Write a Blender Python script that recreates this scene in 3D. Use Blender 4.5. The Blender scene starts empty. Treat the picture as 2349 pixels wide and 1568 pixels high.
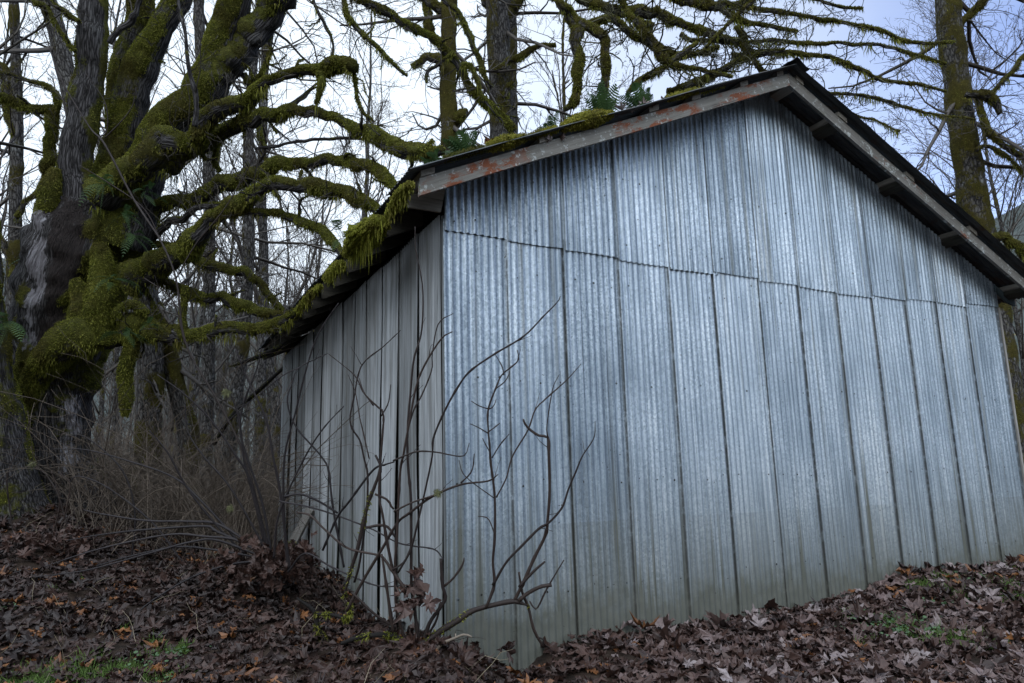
import bpy, math
import numpy as np
rng = np.random.default_rng(7)
scene = bpy.context.scene
COL = scene.collection
# ---------------------------------------------------------------- camera
# solved from the shed's vanishing points; the world is aligned to the shed:
# X along the metal gable wall, Y along the board side wall, Z up, metres.
C0 = np.array([1174.5, 784.0]); F = 1677.47
ROT = np.array([[0.89525646, -0.44482445, -0.02543769],
                [-0.05897293, -0.17489272, 0.98281978],
                [-0.44163114, -0.87837563, -0.18280644]])   # world -> camera
CAM = np.array([-2.22636, -5.73063, 1.5])

def P(u, v, d):
    """point at optical depth d (m) in the direction of photo position u, v"""
    return CAM + ROT.T @ (np.array([(u - C0[0]) / F, -(v - C0[1]) / F, -1.0]) * d)

def front(u, v, Y=0.0):
    r = ROT.T @ np.array([u - C0[0], -(v - C0[1]), -F]); t = (Y - CAM[1]) / r[1]
    return CAM + r * t

def side(u, v, X=0.0):
    r = ROT.T @ np.array([u - C0[0], -(v - C0[1]), -F]); t = (X - CAM[0]) / r[0]
    return CAM + r * t

from mathutils import Matrix, Vector
cam_data = bpy.data.cameras.new("camera"); cam = bpy.data.objects.new("camera", cam_data)
COL.objects.link(cam); scene.camera = cam
M4 = Matrix.Identity(4)
for i in range(3):
    for j in range(3):
        M4[i][j] = ROT.T[i][j]
    M4[i][3] = CAM[i]
cam.matrix_world = M4
cam_data.lens = F / 2349 * 36; cam_data.sensor_width = 36; cam_data.clip_end = 3000; cam_data.clip_start = 0.05

# ---------------------------------------------------------------- numpy noise
_nd = {}
def snoise(p, scale=1.0, seed=0, octv=3):
    """smooth pseudo noise from summed sines, about -1..1"""
    p = np.asarray(p, float) * scale
    out = np.zeros(p.shape[:-1]); amp = 1.0; tot = 0
    for o in range(octv):
        k = (seed, o)
        if k not in _nd:
            r = np.random.default_rng(1000 + seed * 31 + o)
            _nd[k] = (r.normal(size=(6, 3)) * 1.7, r.uniform(0, 6.28, 6))
        W, ph = _nd[k]
        s = np.sin(p @ W.T * (2.03 ** o) + ph)
        s = s + 0.7 * np.roll(s, 1, -1) * np.roll(s, 2, -1)
        out += amp * s.mean(-1) * 1.9; tot += amp; amp *= 0.55
    return out / tot

# ---------------------------------------------------------------- mesh building
class MB:
    """collects shapes for ONE mesh object: vertices, polygons, per-vertex attributes, per-face material"""
    def __init__(self):
        self.v = []; self.f = []; self.n = 0; self.a = {}; self.mi = []
    def add(self, v, faces, mi=0, smooth=True, **attrs):
        """faces: list of int arrays (m, k)"""
        v = np.asarray(v, float).reshape(-1, 3)
        if not isinstance(faces, list): faces = [faces]
        for f in faces:
            f = np.asarray(f, np.int64)
            self.f.append((f + self.n, mi, smooth))
        nv = len(v)
        for k in set(self.a) | set(attrs):
            val = attrs.get(k, 0.0)
            val = np.asarray(val, float)
            if k not in self.a:
                w = 3 if k == 'grain' else 1
                self.a[k] = [np.zeros((self.n, w))]
            w = 3 if k == 'grain' else 1
            arr = np.zeros((nv, w)); arr[:] = val.reshape(-1, w) if val.ndim else val
            self.a[k].append(arr)
        self.v.append(v); self.n += nv
    def mesh(self, name):
        me = bpy.data.meshes.new(name)
        V = np.concatenate(self.v) if self.v else np.zeros((0, 3))
        me.vertices.add(len(V)); me.vertices.foreach_set('co', V.astype(np.float32).ravel())
        loops = np.concatenate([f.ravel() for f, _, _ in self.f])
        tot = np.concatenate([np.full(len(f), f.shape[1]) for f, _, _ in self.f])
        start = np.concatenate([[0], np.cumsum(tot)[:-1]])
        me.loops.add(len(loops)); me.loops.foreach_set('vertex_index', loops.astype(np.int32))
        me.polygons.add(len(tot)); me.polygons.foreach_set('loop_start', start.astype(np.int32))
        me.polygons.foreach_set('loop_total', tot.astype(np.int32))
        me.polygons.foreach_set('material_index', np.concatenate([np.full(len(f), m) for f, m, _ in self.f]).astype(np.int32))
        me.polygons.foreach_set('use_smooth', np.concatenate([np.full(len(f), s) for f, _, s in self.f]))
        for k, l in self.a.items():
            arr = np.concatenate(l)
            if len(arr) < len(V): arr = np.concatenate([arr, np.zeros((len(V) - len(arr), arr.shape[1]))])
            if k == 'grain':
                at = me.attributes.new(k, 'FLOAT_VECTOR', 'POINT'); at.data.foreach_set('vector', arr.astype(np.float32).ravel())
            else:
                at = me.attributes.new(k, 'FLOAT', 'POINT'); at.data.foreach_set('value', arr.astype(np.float32).ravel())
        me.update(calc_edges=True); me.validate()
        return me
    def build(self, name, mats, parent=None, origin=None):
        me = self.mesh(name)
        for m in (mats if isinstance(mats, (list, tuple)) else [mats]): me.materials.append(m)
        o = bpy.data.objects.new(name, me); COL.objects.link(o)
        if origin is not None:
            origin = np.asarray(origin, float)
            n = len(me.vertices); co = np.empty(n * 3, np.float32); me.vertices.foreach_get('co', co)
            me.vertices.foreach_set('co', (co.reshape(-1, 3) - origin).astype(np.float32).ravel()); me.update()
            o.location = origin
        if parent is not None:
            o.parent = parent
            if origin is None:
                n = len(me.vertices); co = np.empty(n * 3, np.float32); me.vertices.foreach_get('co', co)
                me.vertices.foreach_set('co', (co.reshape(-1, 3) - np.array(parent.location)).astype(np.float32).ravel()); me.update()
        return o

def tag(o, label=None, cat=None, group=None, kind=None):
    if label: o['label'] = label
    if cat: o['category'] = cat
    if group: o['group'] = group
    if kind: o['kind'] = kind
    return o

def thing(name, loc, label, cat, group=None):
    o = bpy.data.objects.new(name, None); COL.objects.link(o); o.location = loc; o.empty_display_size = .1
    return tag(o, label, cat, group)

def nrm(a): return a / np.maximum(np.linalg.norm(a, axis=-1, keepdims=True), 1e-9)

def frames(Pt):
    """per-point tangent and two normals for batched paths (M, n, 3)"""
    T = np.empty_like(Pt); T[:, 1:-1] = Pt[:, 2:] - Pt[:, :-2]; T[:, 0] = Pt[:, 1] - Pt[:, 0]; T[:, -1] = Pt[:, -1] - Pt[:, -2]
    T = nrm(T); U = np.empty_like(T)
    d = nrm(Pt[:, -1] - Pt[:, 0]); ref = np.zeros_like(d); ref[np.arange(len(d)), np.abs(d).argmin(1)] = 1
    u = nrm(np.cross(d, ref))
    for i in range(T.shape[1]):
        u = nrm(u - (u * T[:, i]).sum(-1, keepdims=True) * T[:, i]); U[:, i] = u
    return T, U, np.cross(T, U)

def tubes(mb, Pt, R, k=3, mi=0, cap=True, **attrs):
    """many tubes at once: Pt (M, n, 3), R (M, n)"""
    Pt = np.asarray(Pt, float); M, n, _ = Pt.shape
    T, U, V = frames(Pt)
    a = np.arange(k) * 2 * np.pi / k
    ring = (U[:, :, None] * np.cos(a)[None, None, :, None] + V[:, :, None] * np.sin(a)[None, None, :, None]) * R[:, :, None, None]
    v = Pt[:, :, None] + ring
    idx = np.arange(M * n * k).reshape(M, n, k)
    A = idx[:, :-1]; B = idx[:, 1:]
    q = np.stack([A, np.roll(A, -1, 2), np.roll(B, -1, 2), B], -1).reshape(-1, 4)
    fs = [q]
    if cap and k > 2: fs += [idx[:, -1], idx[:, 0, ::-1]]
    at = {}
    for kk, val in attrs.items():
        val = np.asarray(val, float)
        at[kk] = np.repeat(val, n * k) if val.ndim == 1 else val
    mb.add(v.reshape(-1, 3), fs, mi, **at)

def resample(pts, step=None, n=None):
    """Catmull-Rom through (N, m) control points (first three columns are xyz)"""
    p = np.asarray(pts, float)
    ext = np.concatenate([2 * p[:1] - p[1:2], p, 2 * p[-1:] - p[-2:-1]])
    L = np.concatenate([[0], np.cumsum(np.linalg.norm(np.diff(p[:, :3], axis=0), axis=1))])
    if n is None: n = max(3, int(L[-1] / step) + 2)
    s = np.linspace(0, L[-1], n); i = np.clip(np.searchsorted(L, s, 'right') - 1, 0, len(p) - 2)
    t = ((s - L[i]) / np.maximum(L[i + 1] - L[i], 1e-9))[:, None]
    a, b, c, d = ext[i], ext[i + 1], ext[i + 2], ext[i + 3]
    return 0.5 * (2 * b + (c - a) * t + (2 * a - 5 * b + 4 * c - d) * t ** 2 + (3 * b - 3 * c + d - a) * t ** 3)

def box(mb, lo, hi, mi=0, **at):
    x0, y0, z0 = lo; x1, y1, z1 = hi
    hexa(mb, [(x0, y0, z0), (x1, y0, z0), (x1, y1, z0), (x0, y1, z0), (x0, y0, z1), (x1, y0, z1), (x1, y1, z1), (x0, y1, z1)], mi, **at)

def hexa(mb, v, mi=0, **at):
    mb.add(v, np.array([[0, 3, 2, 1], [4, 5, 6, 7], [0, 1, 5, 4], [1, 2, 6, 5], [2, 3, 7, 6], [3, 0, 4, 7]]), mi, smooth=False, **at)

def blades(mb, p, nml, length, width, droop, mi=0, rnd=None, jit=.6):
    """moss fur: one bent sliver (two triangles) per point"""
    p = np.asarray(p); m = len(p)
    if m == 0: return
    d = nrm(nml + rng.normal(size=(m, 3)) * jit)
    t = nrm(np.cross(d, rng.normal(size=(m, 3))))
    L = np.asarray(length).reshape(-1, 1) * rng.uniform(.5, 1.3, (m, 1)); W = np.asarray(width).reshape(-1, 1) * rng.uniform(.7, 1.3, (m, 1))
    dr = np.asarray(droop).reshape(-1, 1)
    mid = p + d * L * .5 - np.array([0, 0, 1.]) * L * dr * .25
    tip = p + d * L * .9 * (1 - .5 * np.minimum(dr, 1.2)) - np.array([0, 0, 1.]) * L * dr
    v = np.stack([p - t * W, p + t * W, mid + t * W * .8, mid - t * W * .8, tip], 1)
    i = np.arange(m)[:, None] * 5
    q = i + np.array([[0, 1, 2, 3]]); tr = i + np.array([[3, 2, 4]])
    r = rng.uniform(0, 1, m) if rnd is None else rnd
    mb.add(v.reshape(-1, 3), [q, tr], mi, rnd=np.repeat(r, 5), moss=np.ones(m * 5), grain=np.zeros(3))

# ---------------------------------------------------------------- terrain
def dz(p): return (p[0], p[1], p[2])
_ctrl = [(1.78, 0, .115), (3.07, 0, .095), (4.6, 0, .155), (5.35, 0, .32), (7.19, 0, .28), (8.3, 0, .25), (.98, -.05, .09), (.55, -.5, .02), (.25, -.9, .03),
         (0, 0.15, .15), (0, 1.84, .03), (0, 4, .28), (0, 7.98, .15), (4, 4, .2), (7, 6, .2), (4, 8.5, .25),
         (1.2, -.8, .04), (3, -1.5, .0), (6, -1.5, .12), (4.5, -3, 0), (8, -2, .2), (10, -1, .25), (2, -4.5, 0), (-2, -4.5, .0), (-4.5, -4.5, .05), (-7, -3, .2),
         (-15, 10, 1.35), (-10, 22, 1.1), (-3, 22, .7), (5, 25, .5), (15, 10, .3), (15, -8, .1), (-14, -6, .5), (0, -11, 0), (8, -11, 0), (-2, 12, .45), (-6, 13, 1.1)]
for (u, v, d) in [(975, 1478, 5.35), (760, 1490, 5.6), (75, 1170, 9.3), (210, 1185, 10.2), (0, 1205, 8.8), (130, 1270, 8.2), (300, 1285, 8.3), (450, 1295, 8.3), (600, 1285, 8.4),
                  (150, 1400, 6.7), (400, 1400, 6.7), (640, 1340, 7.7), (660, 1430, 6.4), (820, 1460, 6.2), (0, 1568, 5.4), (400, 1568, 5.3), (800, 1568, 5.1), (1130, 1568, 5.0)]:
    _ctrl.append(tuple(P(u, v, d)))
_ctrl = np.array(_ctrl)
def _phi(r): return -np.sqrt(r * r + .03)
_D = np.linalg.norm(_ctrl[:, None, :2] - _ctrl[None, :, :2], axis=-1)
_w = np.linalg.solve(_phi(_D) - np.eye(len(_ctrl)) * .02, _ctrl[:, 2] - .4)
def ground(x, y, detail=True):
    x = np.asarray(x, float); y = np.asarray(y, float)
    q = np.stack([x, y], -1)
    z = (_phi(np.linalg.norm(q[..., None, :] - _ctrl[:, :2], axis=-1)) @ _w) + .4
    r = np.hypot(x, y)
    b = np.clip((r - 14) / 14, 0, 1); z = np.clip(z, -.3, 1.7) * (1 - b) + .7 * b
    q3 = np.stack([x, y, 0 * x], -1)
    z = z - .26 * np.exp(-((x - .48) / .26) ** 2 - ((y + .02) / .34) ** 2)
    if detail: z = z + .035 * snoise(q3, 1.3, 3) * (1 - np.exp(-(np.abs(y)) * 2) * (np.abs(x - 4) < 5)) 
    h = np.clip((r - 70) / 130, 0, 1)
    az = np.arctan2(y, x)
    ridge = 54 + 8 * np.sin(az * 3 + 1) + 4 * np.sin(az * 7) + 2.5 * np.sin(az * 17 + 2)
    return z + ridge * h * h * (3 - 2 * h)
# ---------------------------------------------------------------- materials
class NT:
    def __init__(self, m):
        m.use_nodes = True; self.t = m.node_tree; self.t.nodes.clear()
    def n(self, typ, ins=None, **props):
        nd = self.t.nodes.new('ShaderNode' + typ)
        for k, v in props.items(): setattr(nd, k, v)
        for k, v in (ins or {}).items():
            s = nd.inputs[k]
            if isinstance(v, bpy.types.NodeSocket): self.t.links.new(v, s)
            else:
                if s.type == 'RGBA' and len(v) == 3: v = (*v, 1)
                s.default_value = v
        return nd
    def attr(self, name): return self.n('Attribute', attribute_name=name)
    def ramp(self, fac, stops, interp='LINEAR'):
        nd = self.n('ValToRGB', {0: fac}); cr = nd.color_ramp; cr.interpolation = interp
        while len(cr.elements) < len(stops): cr.elements.new(.5)
        for e, (p, c) in zip(cr.elements, stops):
            e.position = p; e.color = (*c, 1) if not isinstance(c, float) else (c, c, c, 1)
        return nd.outputs[0]
    def noise(self, vec, scale, detail=3, rough=.55, dist=0):
        return self.n('TexNoise', {'Vector': vec, 'Scale': scale, 'Detail': detail, 'Roughness': rough, 'Distortion': dist}).outputs[0]
    def scl(self, vec, s): return self.n('VectorMath', {0: vec, 1: s}, operation='MULTIPLY').outputs[0]
    def math(self, op, a, b=0.0, c=0.0, clamp=False):
        return self.n('Math', {0: a, 1: b, 2: c}, operation=op, use_clamp=clamp).outputs[0]
    def rng(self, v, a, b, c=0.0, d=1.0): return self.n('MapRange', {0: v, 1: a, 2: b, 3: c, 4: d}).outputs[0]
    def mix(self, f, a, b, blend='MIX'):
        nd = self.n('Mix', data_type='RGBA', blend_type=blend)
        for s, v in ((nd.inputs[0], f), (nd.inputs[6], a), (nd.inputs[7], b)):
            if isinstance(v, bpy.types.NodeSocket): self.t.links.new(v, s)
            else: s.default_value = (*v, 1) if isinstance(v, tuple) and len(v) == 3 else v
        return nd.outputs[2]
    def bump(self, h, s, d): return self.n('Bump', {'Height': h, 'Strength': s, 'Distance': d}).outputs[0]
    def out(self, color, rough=.8, metal=0.0, normal=None, spec=.3, trans=0.0, **kw):
        ins = {'Base Color': color, 'Roughness': rough, 'Metallic': metal, 'Specular IOR Level': spec}
        if normal is not None: ins['Normal'] = normal
        ins.update(kw)
        b = self.n('BsdfPrincipled', ins); o = self.n('OutputMaterial', {'Surface': b.outputs[0]})
        return b
    def obj(self): return self.n('TexCoord').outputs['Object']
    def pos(self): return self.n('NewGeometry').outputs['Position']

MAT = {}
def material(name):
    def deco(fn):
        m = bpy.data.materials.new(name); fn(NT(m)); MAT[name] = m; return fn
    return deco

@material('galvanised')
def _(g):
    p = g.pos(); rnd = g.attr('rnd').outputs['Fac']; low = g.attr('low').outputs['Fac']; edge = g.attr('edge').outputs['Fac']
    vor = g.n('TexVoronoi', {'Vector': g.scl(p, (1, 1, .8)), 'Scale': 62.0}, feature='F1')
    spang = g.n('SeparateColor', {0: vor.outputs['Color']}).outputs[0]
    fine = g.noise(p, 160, 2, .6)
    streak = g.noise(g.scl(p, (34, 34, .55)), 1, 4, .6)
    streak2 = g.noise(g.scl(p, (95, 95, 1.2)), 1, 3, .6)
    broad = g.noise(g.scl(p, (1.6, 1, .9)), 1, 3)
    low2 = g.math('MULTIPLY', g.math('SUBTRACT', 1.0, low), .10)
    v = g.math('ADD', low2, 0.0)
    v = g.math('ADD', g.math('MULTIPLY', g.math('MULTIPLY', spang, g.rng(broad, .3, .7, .1, 1.0)), .26), g.math('MULTIPLY', fine, .20))
    v = g.math('ADD', v, g.math('MULTIPLY', streak, .72)); v = g.math('ADD', v, g.math('MULTIPLY', streak2, .55))
    v = g.math('ADD', v, g.math('MULTIPLY', rnd, .22)); v = g.math('ADD', v, g.math('MULTIPLY', broad, .22))
    col = g.ramp(g.rng(v, .72, 1.36), [(0, (.13, .165, .205)), (.3, (.28, .345, .41)), (.62, (.48, .565, .65)), (1, (.80, .875, .94))])
    z = g.n('SeparateXYZ', {0: p}).outputs[2]
    # grime: fresh sheet above a ragged splash line, olive-brown film below it; runs from the laps
    gl = g.math('ADD', z, g.math('MULTIPLY', g.noise(g.scl(p, (38, 38, .7)), 1, 4, .65), 1.1))
    film = g.rng(gl, 2.35, .75); film = g.math('MULTIPLY', film, low)
    film = g.math('ADD', film, g.math('MULTIPLY', g.math('MULTIPLY', g.rng(z, 1.098, 1.090), low), g.rng(g.noise(g.scl(p, (1.1, 1, .01)), 1, 1), .38, .66, .0, .20)), clamp=True)
    runs = g.math('MULTIPLY', g.rng(g.noise(g.scl(p, (11, 11, .22)), 1, 3, .6), .56, .72), .7)
    mud = g.math('MULTIPLY', g.rng(g.math('ADD', z, g.math('MULTIPLY', g.noise(g.scl(p, (5, 5, 5)), 1, 5, .7), .9)), 1.02, .55), low)
    dirt = g.math('ADD', g.math('ADD', g.math('MULTIPLY', film, .85), g.math('MULTIPLY', mud, .28)), runs, clamp=True)
    dcol = g.mix(g.noise(p, 9, 3), (.075, .083, .068), (.15, .155, .135))
    col = g.mix(dirt, col, dcol)
    col = g.mix(g.math('MULTIPLY', edge, g.rng(g.noise(p, 12, 3), .2, .5)), col, (.03, .03, .026))
    spot = g.rng(g.noise(p, 34, 2, .4), .735, .76)
    col = g.mix(g.math('MULTIPLY', spot, .8), col, (.035, .03, .028))
    met = g.math('MULTIPLY', g.math('SUBTRACT', 1.0, dirt), .55)
    rough = g.math('ADD', g.rng(v, .65, 1.4, .60, .36), g.math('MULTIPLY', dirt, .3), clamp=True)
    g.out(col, rough, met, g.bump(g.math('ADD', fine, g.math('MULTIPLY', streak2, 2.0)), .25, .003), .4)

@material('roof_metal')
def _(g):
    p = g.pos(); n1 = g.noise(g.scl(p, (3, 20, 3)), 1, 4)
    col = g.ramp(n1, [(.3, (.035, .04, .045)), (.55, (.07, .08, .085)), (.8, (.13, .13, .12))])
    col = g.mix(g.rng(g.noise(p, 5, 4), .55, .7), col, (.07, .05, .04))
    g.out(col, .65, .35)

def wood(name, stops, lichen=None, scale=(40, 40, 1.2), green=.0, rough=.85, rw=.16, cover=.0):
    @material(name)
    def _(g):
        p = g.obj(); rnd = g.attr('rnd').outputs['Fac']; gr = g.attr('grain').outputs['Vector']
        q = g.n('VectorMath', {0: gr, 1: g.n('CombineXYZ', {0: g.math('MULTIPLY', rnd, 37.0), 1: g.math('MULTIPLY', rnd, 11.0), 2: 0.0}).outputs[0]}, operation='ADD').outputs[0]
        g1 = g.noise(g.scl(q, scale), 1, 5, .65, .4); g2 = g.noise(g.scl(q, (scale[0] * 3.2, scale[1] * 3.2, scale[2] * 1.6)), 1, 3, .6)
        bl = g.noise(gr, 2.2, 4)
        v = g.math('ADD', g.math('MULTIPLY', g1, .5), g.math('MULTIPLY', g2, .3)); v = g.math('ADD', v, g.math('MULTIPLY', rnd, rw)); v = g.math('ADD', v, g.math('MULTIPLY', bl, .12))
        col = g.ramp(g.rng(v, .33, .67 + rw * .5), stops)
        crack = g.rng(g1, .36, .30)
        col = g.mix(g.math('MULTIPLY', crack, .75), col, (.02, .02, .02))
        if green:
            z = g.n('SeparateXYZ', {0: g.pos()}).outputs[2]
            gm = g.math('MULTIPLY', g.rng(g.math('ADD', z, g.math('MULTIPLY', g1, 1.2)), 2.0, .6), g.rng(g.noise(g.scl(gr, (5, 5, .3)), 1, 3), .42, .68))
            col = g.mix(g.math('MULTIPLY', g.rng(g.noise(g.scl(q, (7, 7, .35)), 1, 5, .7), .48, .66), .65), col, (.095, .092, .08))
            col = g.mix(g.math('MULTIPLY', gm, green), col, (.075, .085, .04))
        if lichen:
            ln = g.noise(g.scl(gr, (3, 9, 9)), 1, 6, .8); l2 = g.noise(gr, 17.0, 5, .75)
            m = g.math('MULTIPLY', g.rng(g.noise(gr, 1.3, 3), .40 + cover, .49 + cover), g.rng(ln, .50 + cover, .54 + cover), g.rng(l2, .42, .52))
            col = g.mix(g.math('MULTIPLY', m, lichen), col, g.mix(g.noise(gr, 30, 3), (.13, .035, .015), (.30, .085, .025)))
            w = g.math('MULTIPLY', g.rng(g.noise(gr, 13.0, 5, .75), .56, .61), g.rng(g.noise(gr, 28, 3), .4, .5))
            col = g.mix(g.math('MULTIPLY', w, .8), col, (.50, .54, .53))
            k = g.rng(g.noise(gr, 4.3, 4, .7), .6, .7)
            col = g.mix(g.math('MULTIPLY', k, .4), col, (.10, .10, .05))
        g.out(col, rough, 0.0, g.bump(g.math('ADD', g1, g.math('MULTIPLY', g2, .5)), .5, .006), .35)
wood('grey_board', [(0, (.06, .065, .067)), (.3, (.16, .172, .178)), (.65, (.30, .32, .335)), (1, (.52, .55, .575))], green=.85, scale=(30, 30, .7), rw=.30)
wood('lichen_board', [(0, (.13, .125, .11)), (.5, (.23, .225, .205)), (1, (.36, .35, .325))], lichen=.9, scale=(1.4, 45, 45))
wood('barge_grey', [(0, (.08, .076, .068)), (.5, (.15, .145, .132)), (1, (.25, .242, .225))], lichen=.9, scale=(1.4, 45, 45), cover=.09)
wood('pale_board', [(0, (.15, .14, .12)), (.5, (.26, .245, .215)), (1, (.37, .35, .31))], scale=(1.4, 45, 45))
wood('dark_timber', [(0, (.02, .019, .015)), (.5, (.045, .042, .033)), (1, (.08, .076, .062))], scale=(1.5, 40, 40))
wood('stake_wood', [(0, (.16, .15, .14)), (.5, (.30, .29, .27)), (1, (.46, .45, .43))], scale=(40, 40, 1.5))
wood('teal_board', [(0, (.05, .07, .08)), (.5, (.09, .13, .145)), (1, (.14, .18, .19))], scale=(1.4, 45, 45))
wood('dead_stick', [(0, (.12, .10, .08)), (.5, (.24, .20, .16)), (1, (.38, .33, .27))], scale=(30, 30, 4))

def mossy(name, bark, furrow, moss):
    @material(name)
    def _(g):
        gr = g.attr('grain').outputs['Vector']; mo = g.attr('moss').outputs['Fac']; p = g.pos()
        wv = g.n('VectorMath', {0: g.scl(gr, (furrow[0] * 1.3, furrow[1] * 1.3, furrow[2] * 1.5)), 1: g.n('VectorMath', {0: g.n('TexNoise', {'Vector': g.scl(gr, (furrow[0], furrow[1], furrow[2] * 2)), 'Scale': 1.0, 'Detail': 3.0}).outputs['Color'], 1: (1.1, 1.1, 1.1)}, operation='MULTIPLY').outputs[0]}, operation='ADD').outputs[0]
        vo = g.n('TexVoronoi', {'Vector': wv, 'Scale': 1.0}, feature='DISTANCE_TO_EDGE').outputs['Distance']
        plate = g.rng(vo, .0, .28)
        b1 = g.math('ADD', g.math('MULTIPLY', g.noise(g.scl(gr, furrow), 1, 5, .7, .8), .75), g.math('MULTIPLY', plate, .25)); b2 = g.noise(g.scl(gr, (furrow[0] * .25, furrow[1] * .25, furrow[2] * .6)), 1, 4)
        b3 = g.noise(g.scl(gr, (furrow[0] * 3, furrow[1] * 3, furrow[2] * 5)), 1, 4, .75)
        col = g.ramp(g.math('ADD', g.math('MULTIPLY', b1, .65), g.math('MULTIPLY', b3, .35)), [(.36, bark[0]), (.48, bark[1]), (.62, bark[2])])
        col = g.mix(g.math('MULTIPLY', g.rng(plate, .45, .0), .85), col, (.012, .011, .011))
        col = g.mix(g.math('MULTIPLY', g.rng(b2, .58, .68), plate), col, bark[3])
        m1 = g.noise(p, 14, 5, .7); m2 = g.noise(p, 70, 3, .7); m3 = g.noise(p, 2.6, 3)
        mc = g.ramp(g.math('ADD', g.math('MULTIPLY', m1, .4), g.math('ADD', g.math('MULTIPLY', m2, .35), g.math('MULTIPLY', m3, .3))), [(.36, moss[0]), (.53, moss[1]), (.7, moss[2])])
        mc = g.mix(g.math('MULTIPLY', g.rng(g.noise(p, 1.7, 4, .65), .46, .64), .5), mc, (.06, .046, .015))
        wd = g.attr('bare').outputs['Fac']
        wn = g.noise(g.scl(gr, (40, 40, 5)), 1, 4, .7); wcol = g.ramp(wn, [(.3, (.06, .055, .06)), (.5, (.26, .25, .27)), (.7, (.46, .46, .5))])
        col = g.mix(g.rng(g.math('ADD', wd, g.math('MULTIPLY', g.math('SUBTRACT', wn, .5), 1.8)), .42, .62), col, wcol)
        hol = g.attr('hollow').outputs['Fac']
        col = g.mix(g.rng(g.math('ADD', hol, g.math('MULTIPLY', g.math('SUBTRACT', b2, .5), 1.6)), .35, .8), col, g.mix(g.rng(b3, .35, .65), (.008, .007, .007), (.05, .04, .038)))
        fac = g.rng(g.math('ADD', mo, g.math('MULTIPLY', g.math('SUBTRACT', m1, .5), .9)), .4, .62)
        col = g.mix(fac, col, mc)
        h = g.mix(fac, g.math('ADD', b1, g.math('MULTIPLY', b3, .5)), g.math('ADD', m1, m2))
        g.out(col, .88, 0.0, g.bump(h, 1.0, .05), .2)
MOSS = [(.022, .025, .005), (.085, .09, .014), (.18, .18, .035)]
mossy('maple_bark', [(.014, .013, .013), (.052, .049, .05), (.135, .13, .135), (.16, .16, .16)], (28, 28, 2.2), MOSS)
mossy('far_bark', [(.03, .028, .026), (.075, .07, .066), (.15, .145, .14), (.30, .31, .31)], (14, 14, 4), [(.024, .022, .005), (.078, .068, .012), (.15, .13, .025)])
mossy('mossy_bark', [(.012, .011, .010), (.03, .026, .022), (.06, .055, .05), (.07, .07, .065)], (22, 22, 5), MOSS)

def glow(g, c, rough, spec, k=.38):
    """thin leaf: part of the light passes through"""
    b = g.n('BsdfPrincipled', {'Base Color': c, 'Roughness': rough, 'Specular IOR Level': spec}); t = g.n('BsdfTranslucent', {'Color': c})
    m = g.n('MixShader', {0: k}); g.t.links.new(b.outputs[0], m.inputs[1]); g.t.links.new(t.outputs[0], m.inputs[2]); g.n('OutputMaterial', {'Surface': m.outputs[0]})
def fur(name, stops):
    @material(name)
    def _(g):
        r = g.attr('rnd').outputs['Fac']; m = g.noise(g.pos(), 7, 3); m3 = g.noise(g.pos(), 40, 2); m0 = g.noise(g.pos(), 1.7, 4, .65)
        v = g.math('ADD', g.math('MULTIPLY', r, .4), g.math('ADD', g.math('MULTIPLY', m, .4), g.math('MULTIPLY', m3, .25)))
        fc = g.mix(g.math('MULTIPLY', g.rng(m0, .46, .60), .7), g.ramp(g.rng(v, .2, .85), stops), g.mix(r, (.035, .028, .008), (.15, .115, .035)))
        glow(g, fc, .8, .2)
fur('moss_fur', [(0, (.028, .036, .005)), (.35, (.12, .135, .017)), (.7, (.26, .27, .046)), (1, (.45, .44, .12))])
fur('eave_moss', [(0, (.06, .07, .008)), (.35, (.19, .21, .022)), (.7, (.36, .36, .06)), (1, (.5, .48, .14))])
fur('roof_moss', [(0, (.09, .09, .012)), (.4, (.24, .24, .03)), (.75, (.42, .37, .07)), (1, (.55, .48, .15))])
fur('bright_moss', [(0, (.03, .04, .006)), (.45, (.09, .11, .014)), (1, (.20, .22, .045))])

def twig(name, a, b, rough=.7):
    @material(name)
    def _(g):
        r = g.attr('rnd').outputs['Fac']; n = g.noise(g.pos(), 22, 3)
        g.out(g.mix(g.math('ADD', g.math('MULTIPLY', r, .6), g.math('MULTIPLY', n, .4)), a, b), rough, 0.0, g.bump(g.noise(g.pos(), 160, 3), .6, .004), .3)
twig('twig_bark', (.030, .026, .022), (.085, .075, .062))
twig('far_twig', (.045, .038, .034), (.12, .108, .095))
twig('mossy_twig', (.03, .026, .018), (.085, .085, .03))
twig('shrub_bark', (.016, .012, .012), (.05, .034, .028), .6)
twig('cane_bark', (.014, .012, .014), (.038, .032, .034), .6)
twig('thicket', (.032, .025, .021), (.22, .175, .135))
twig('straw', (.16, .13, .085), (.34, .29, .20))
twig('grass', (.035, .07, .012), (.11, .18, .035))
twig('clover', (.035, .075, .03), (.10, .16, .08))
twig('lichen_tuft', (.09, .095, .04), (.18, .185, .09))
@material('fern_green')
def _(g):
    r = g.attr('rnd').outputs['Fac']; glow(g, g.mix(r, (.025, .06, .018), (.075, .135, .045)), .55, .3, .3)

@material('dead_leaf')
def _(g):
    r = g.attr('rnd').outputs['Fac']; n = g.noise(g.pos(), 30, 3)
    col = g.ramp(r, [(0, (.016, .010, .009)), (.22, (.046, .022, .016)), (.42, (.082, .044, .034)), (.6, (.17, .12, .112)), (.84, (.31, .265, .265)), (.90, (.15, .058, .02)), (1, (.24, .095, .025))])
    col = g.mix(g.rng(n, .4, .7), col, g.mix(.5, col, (.03, .02, .018)))
    veins = g.attr('rib').outputs['Fac']
    g.out(col, .55, 0.0, None, .45)

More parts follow.
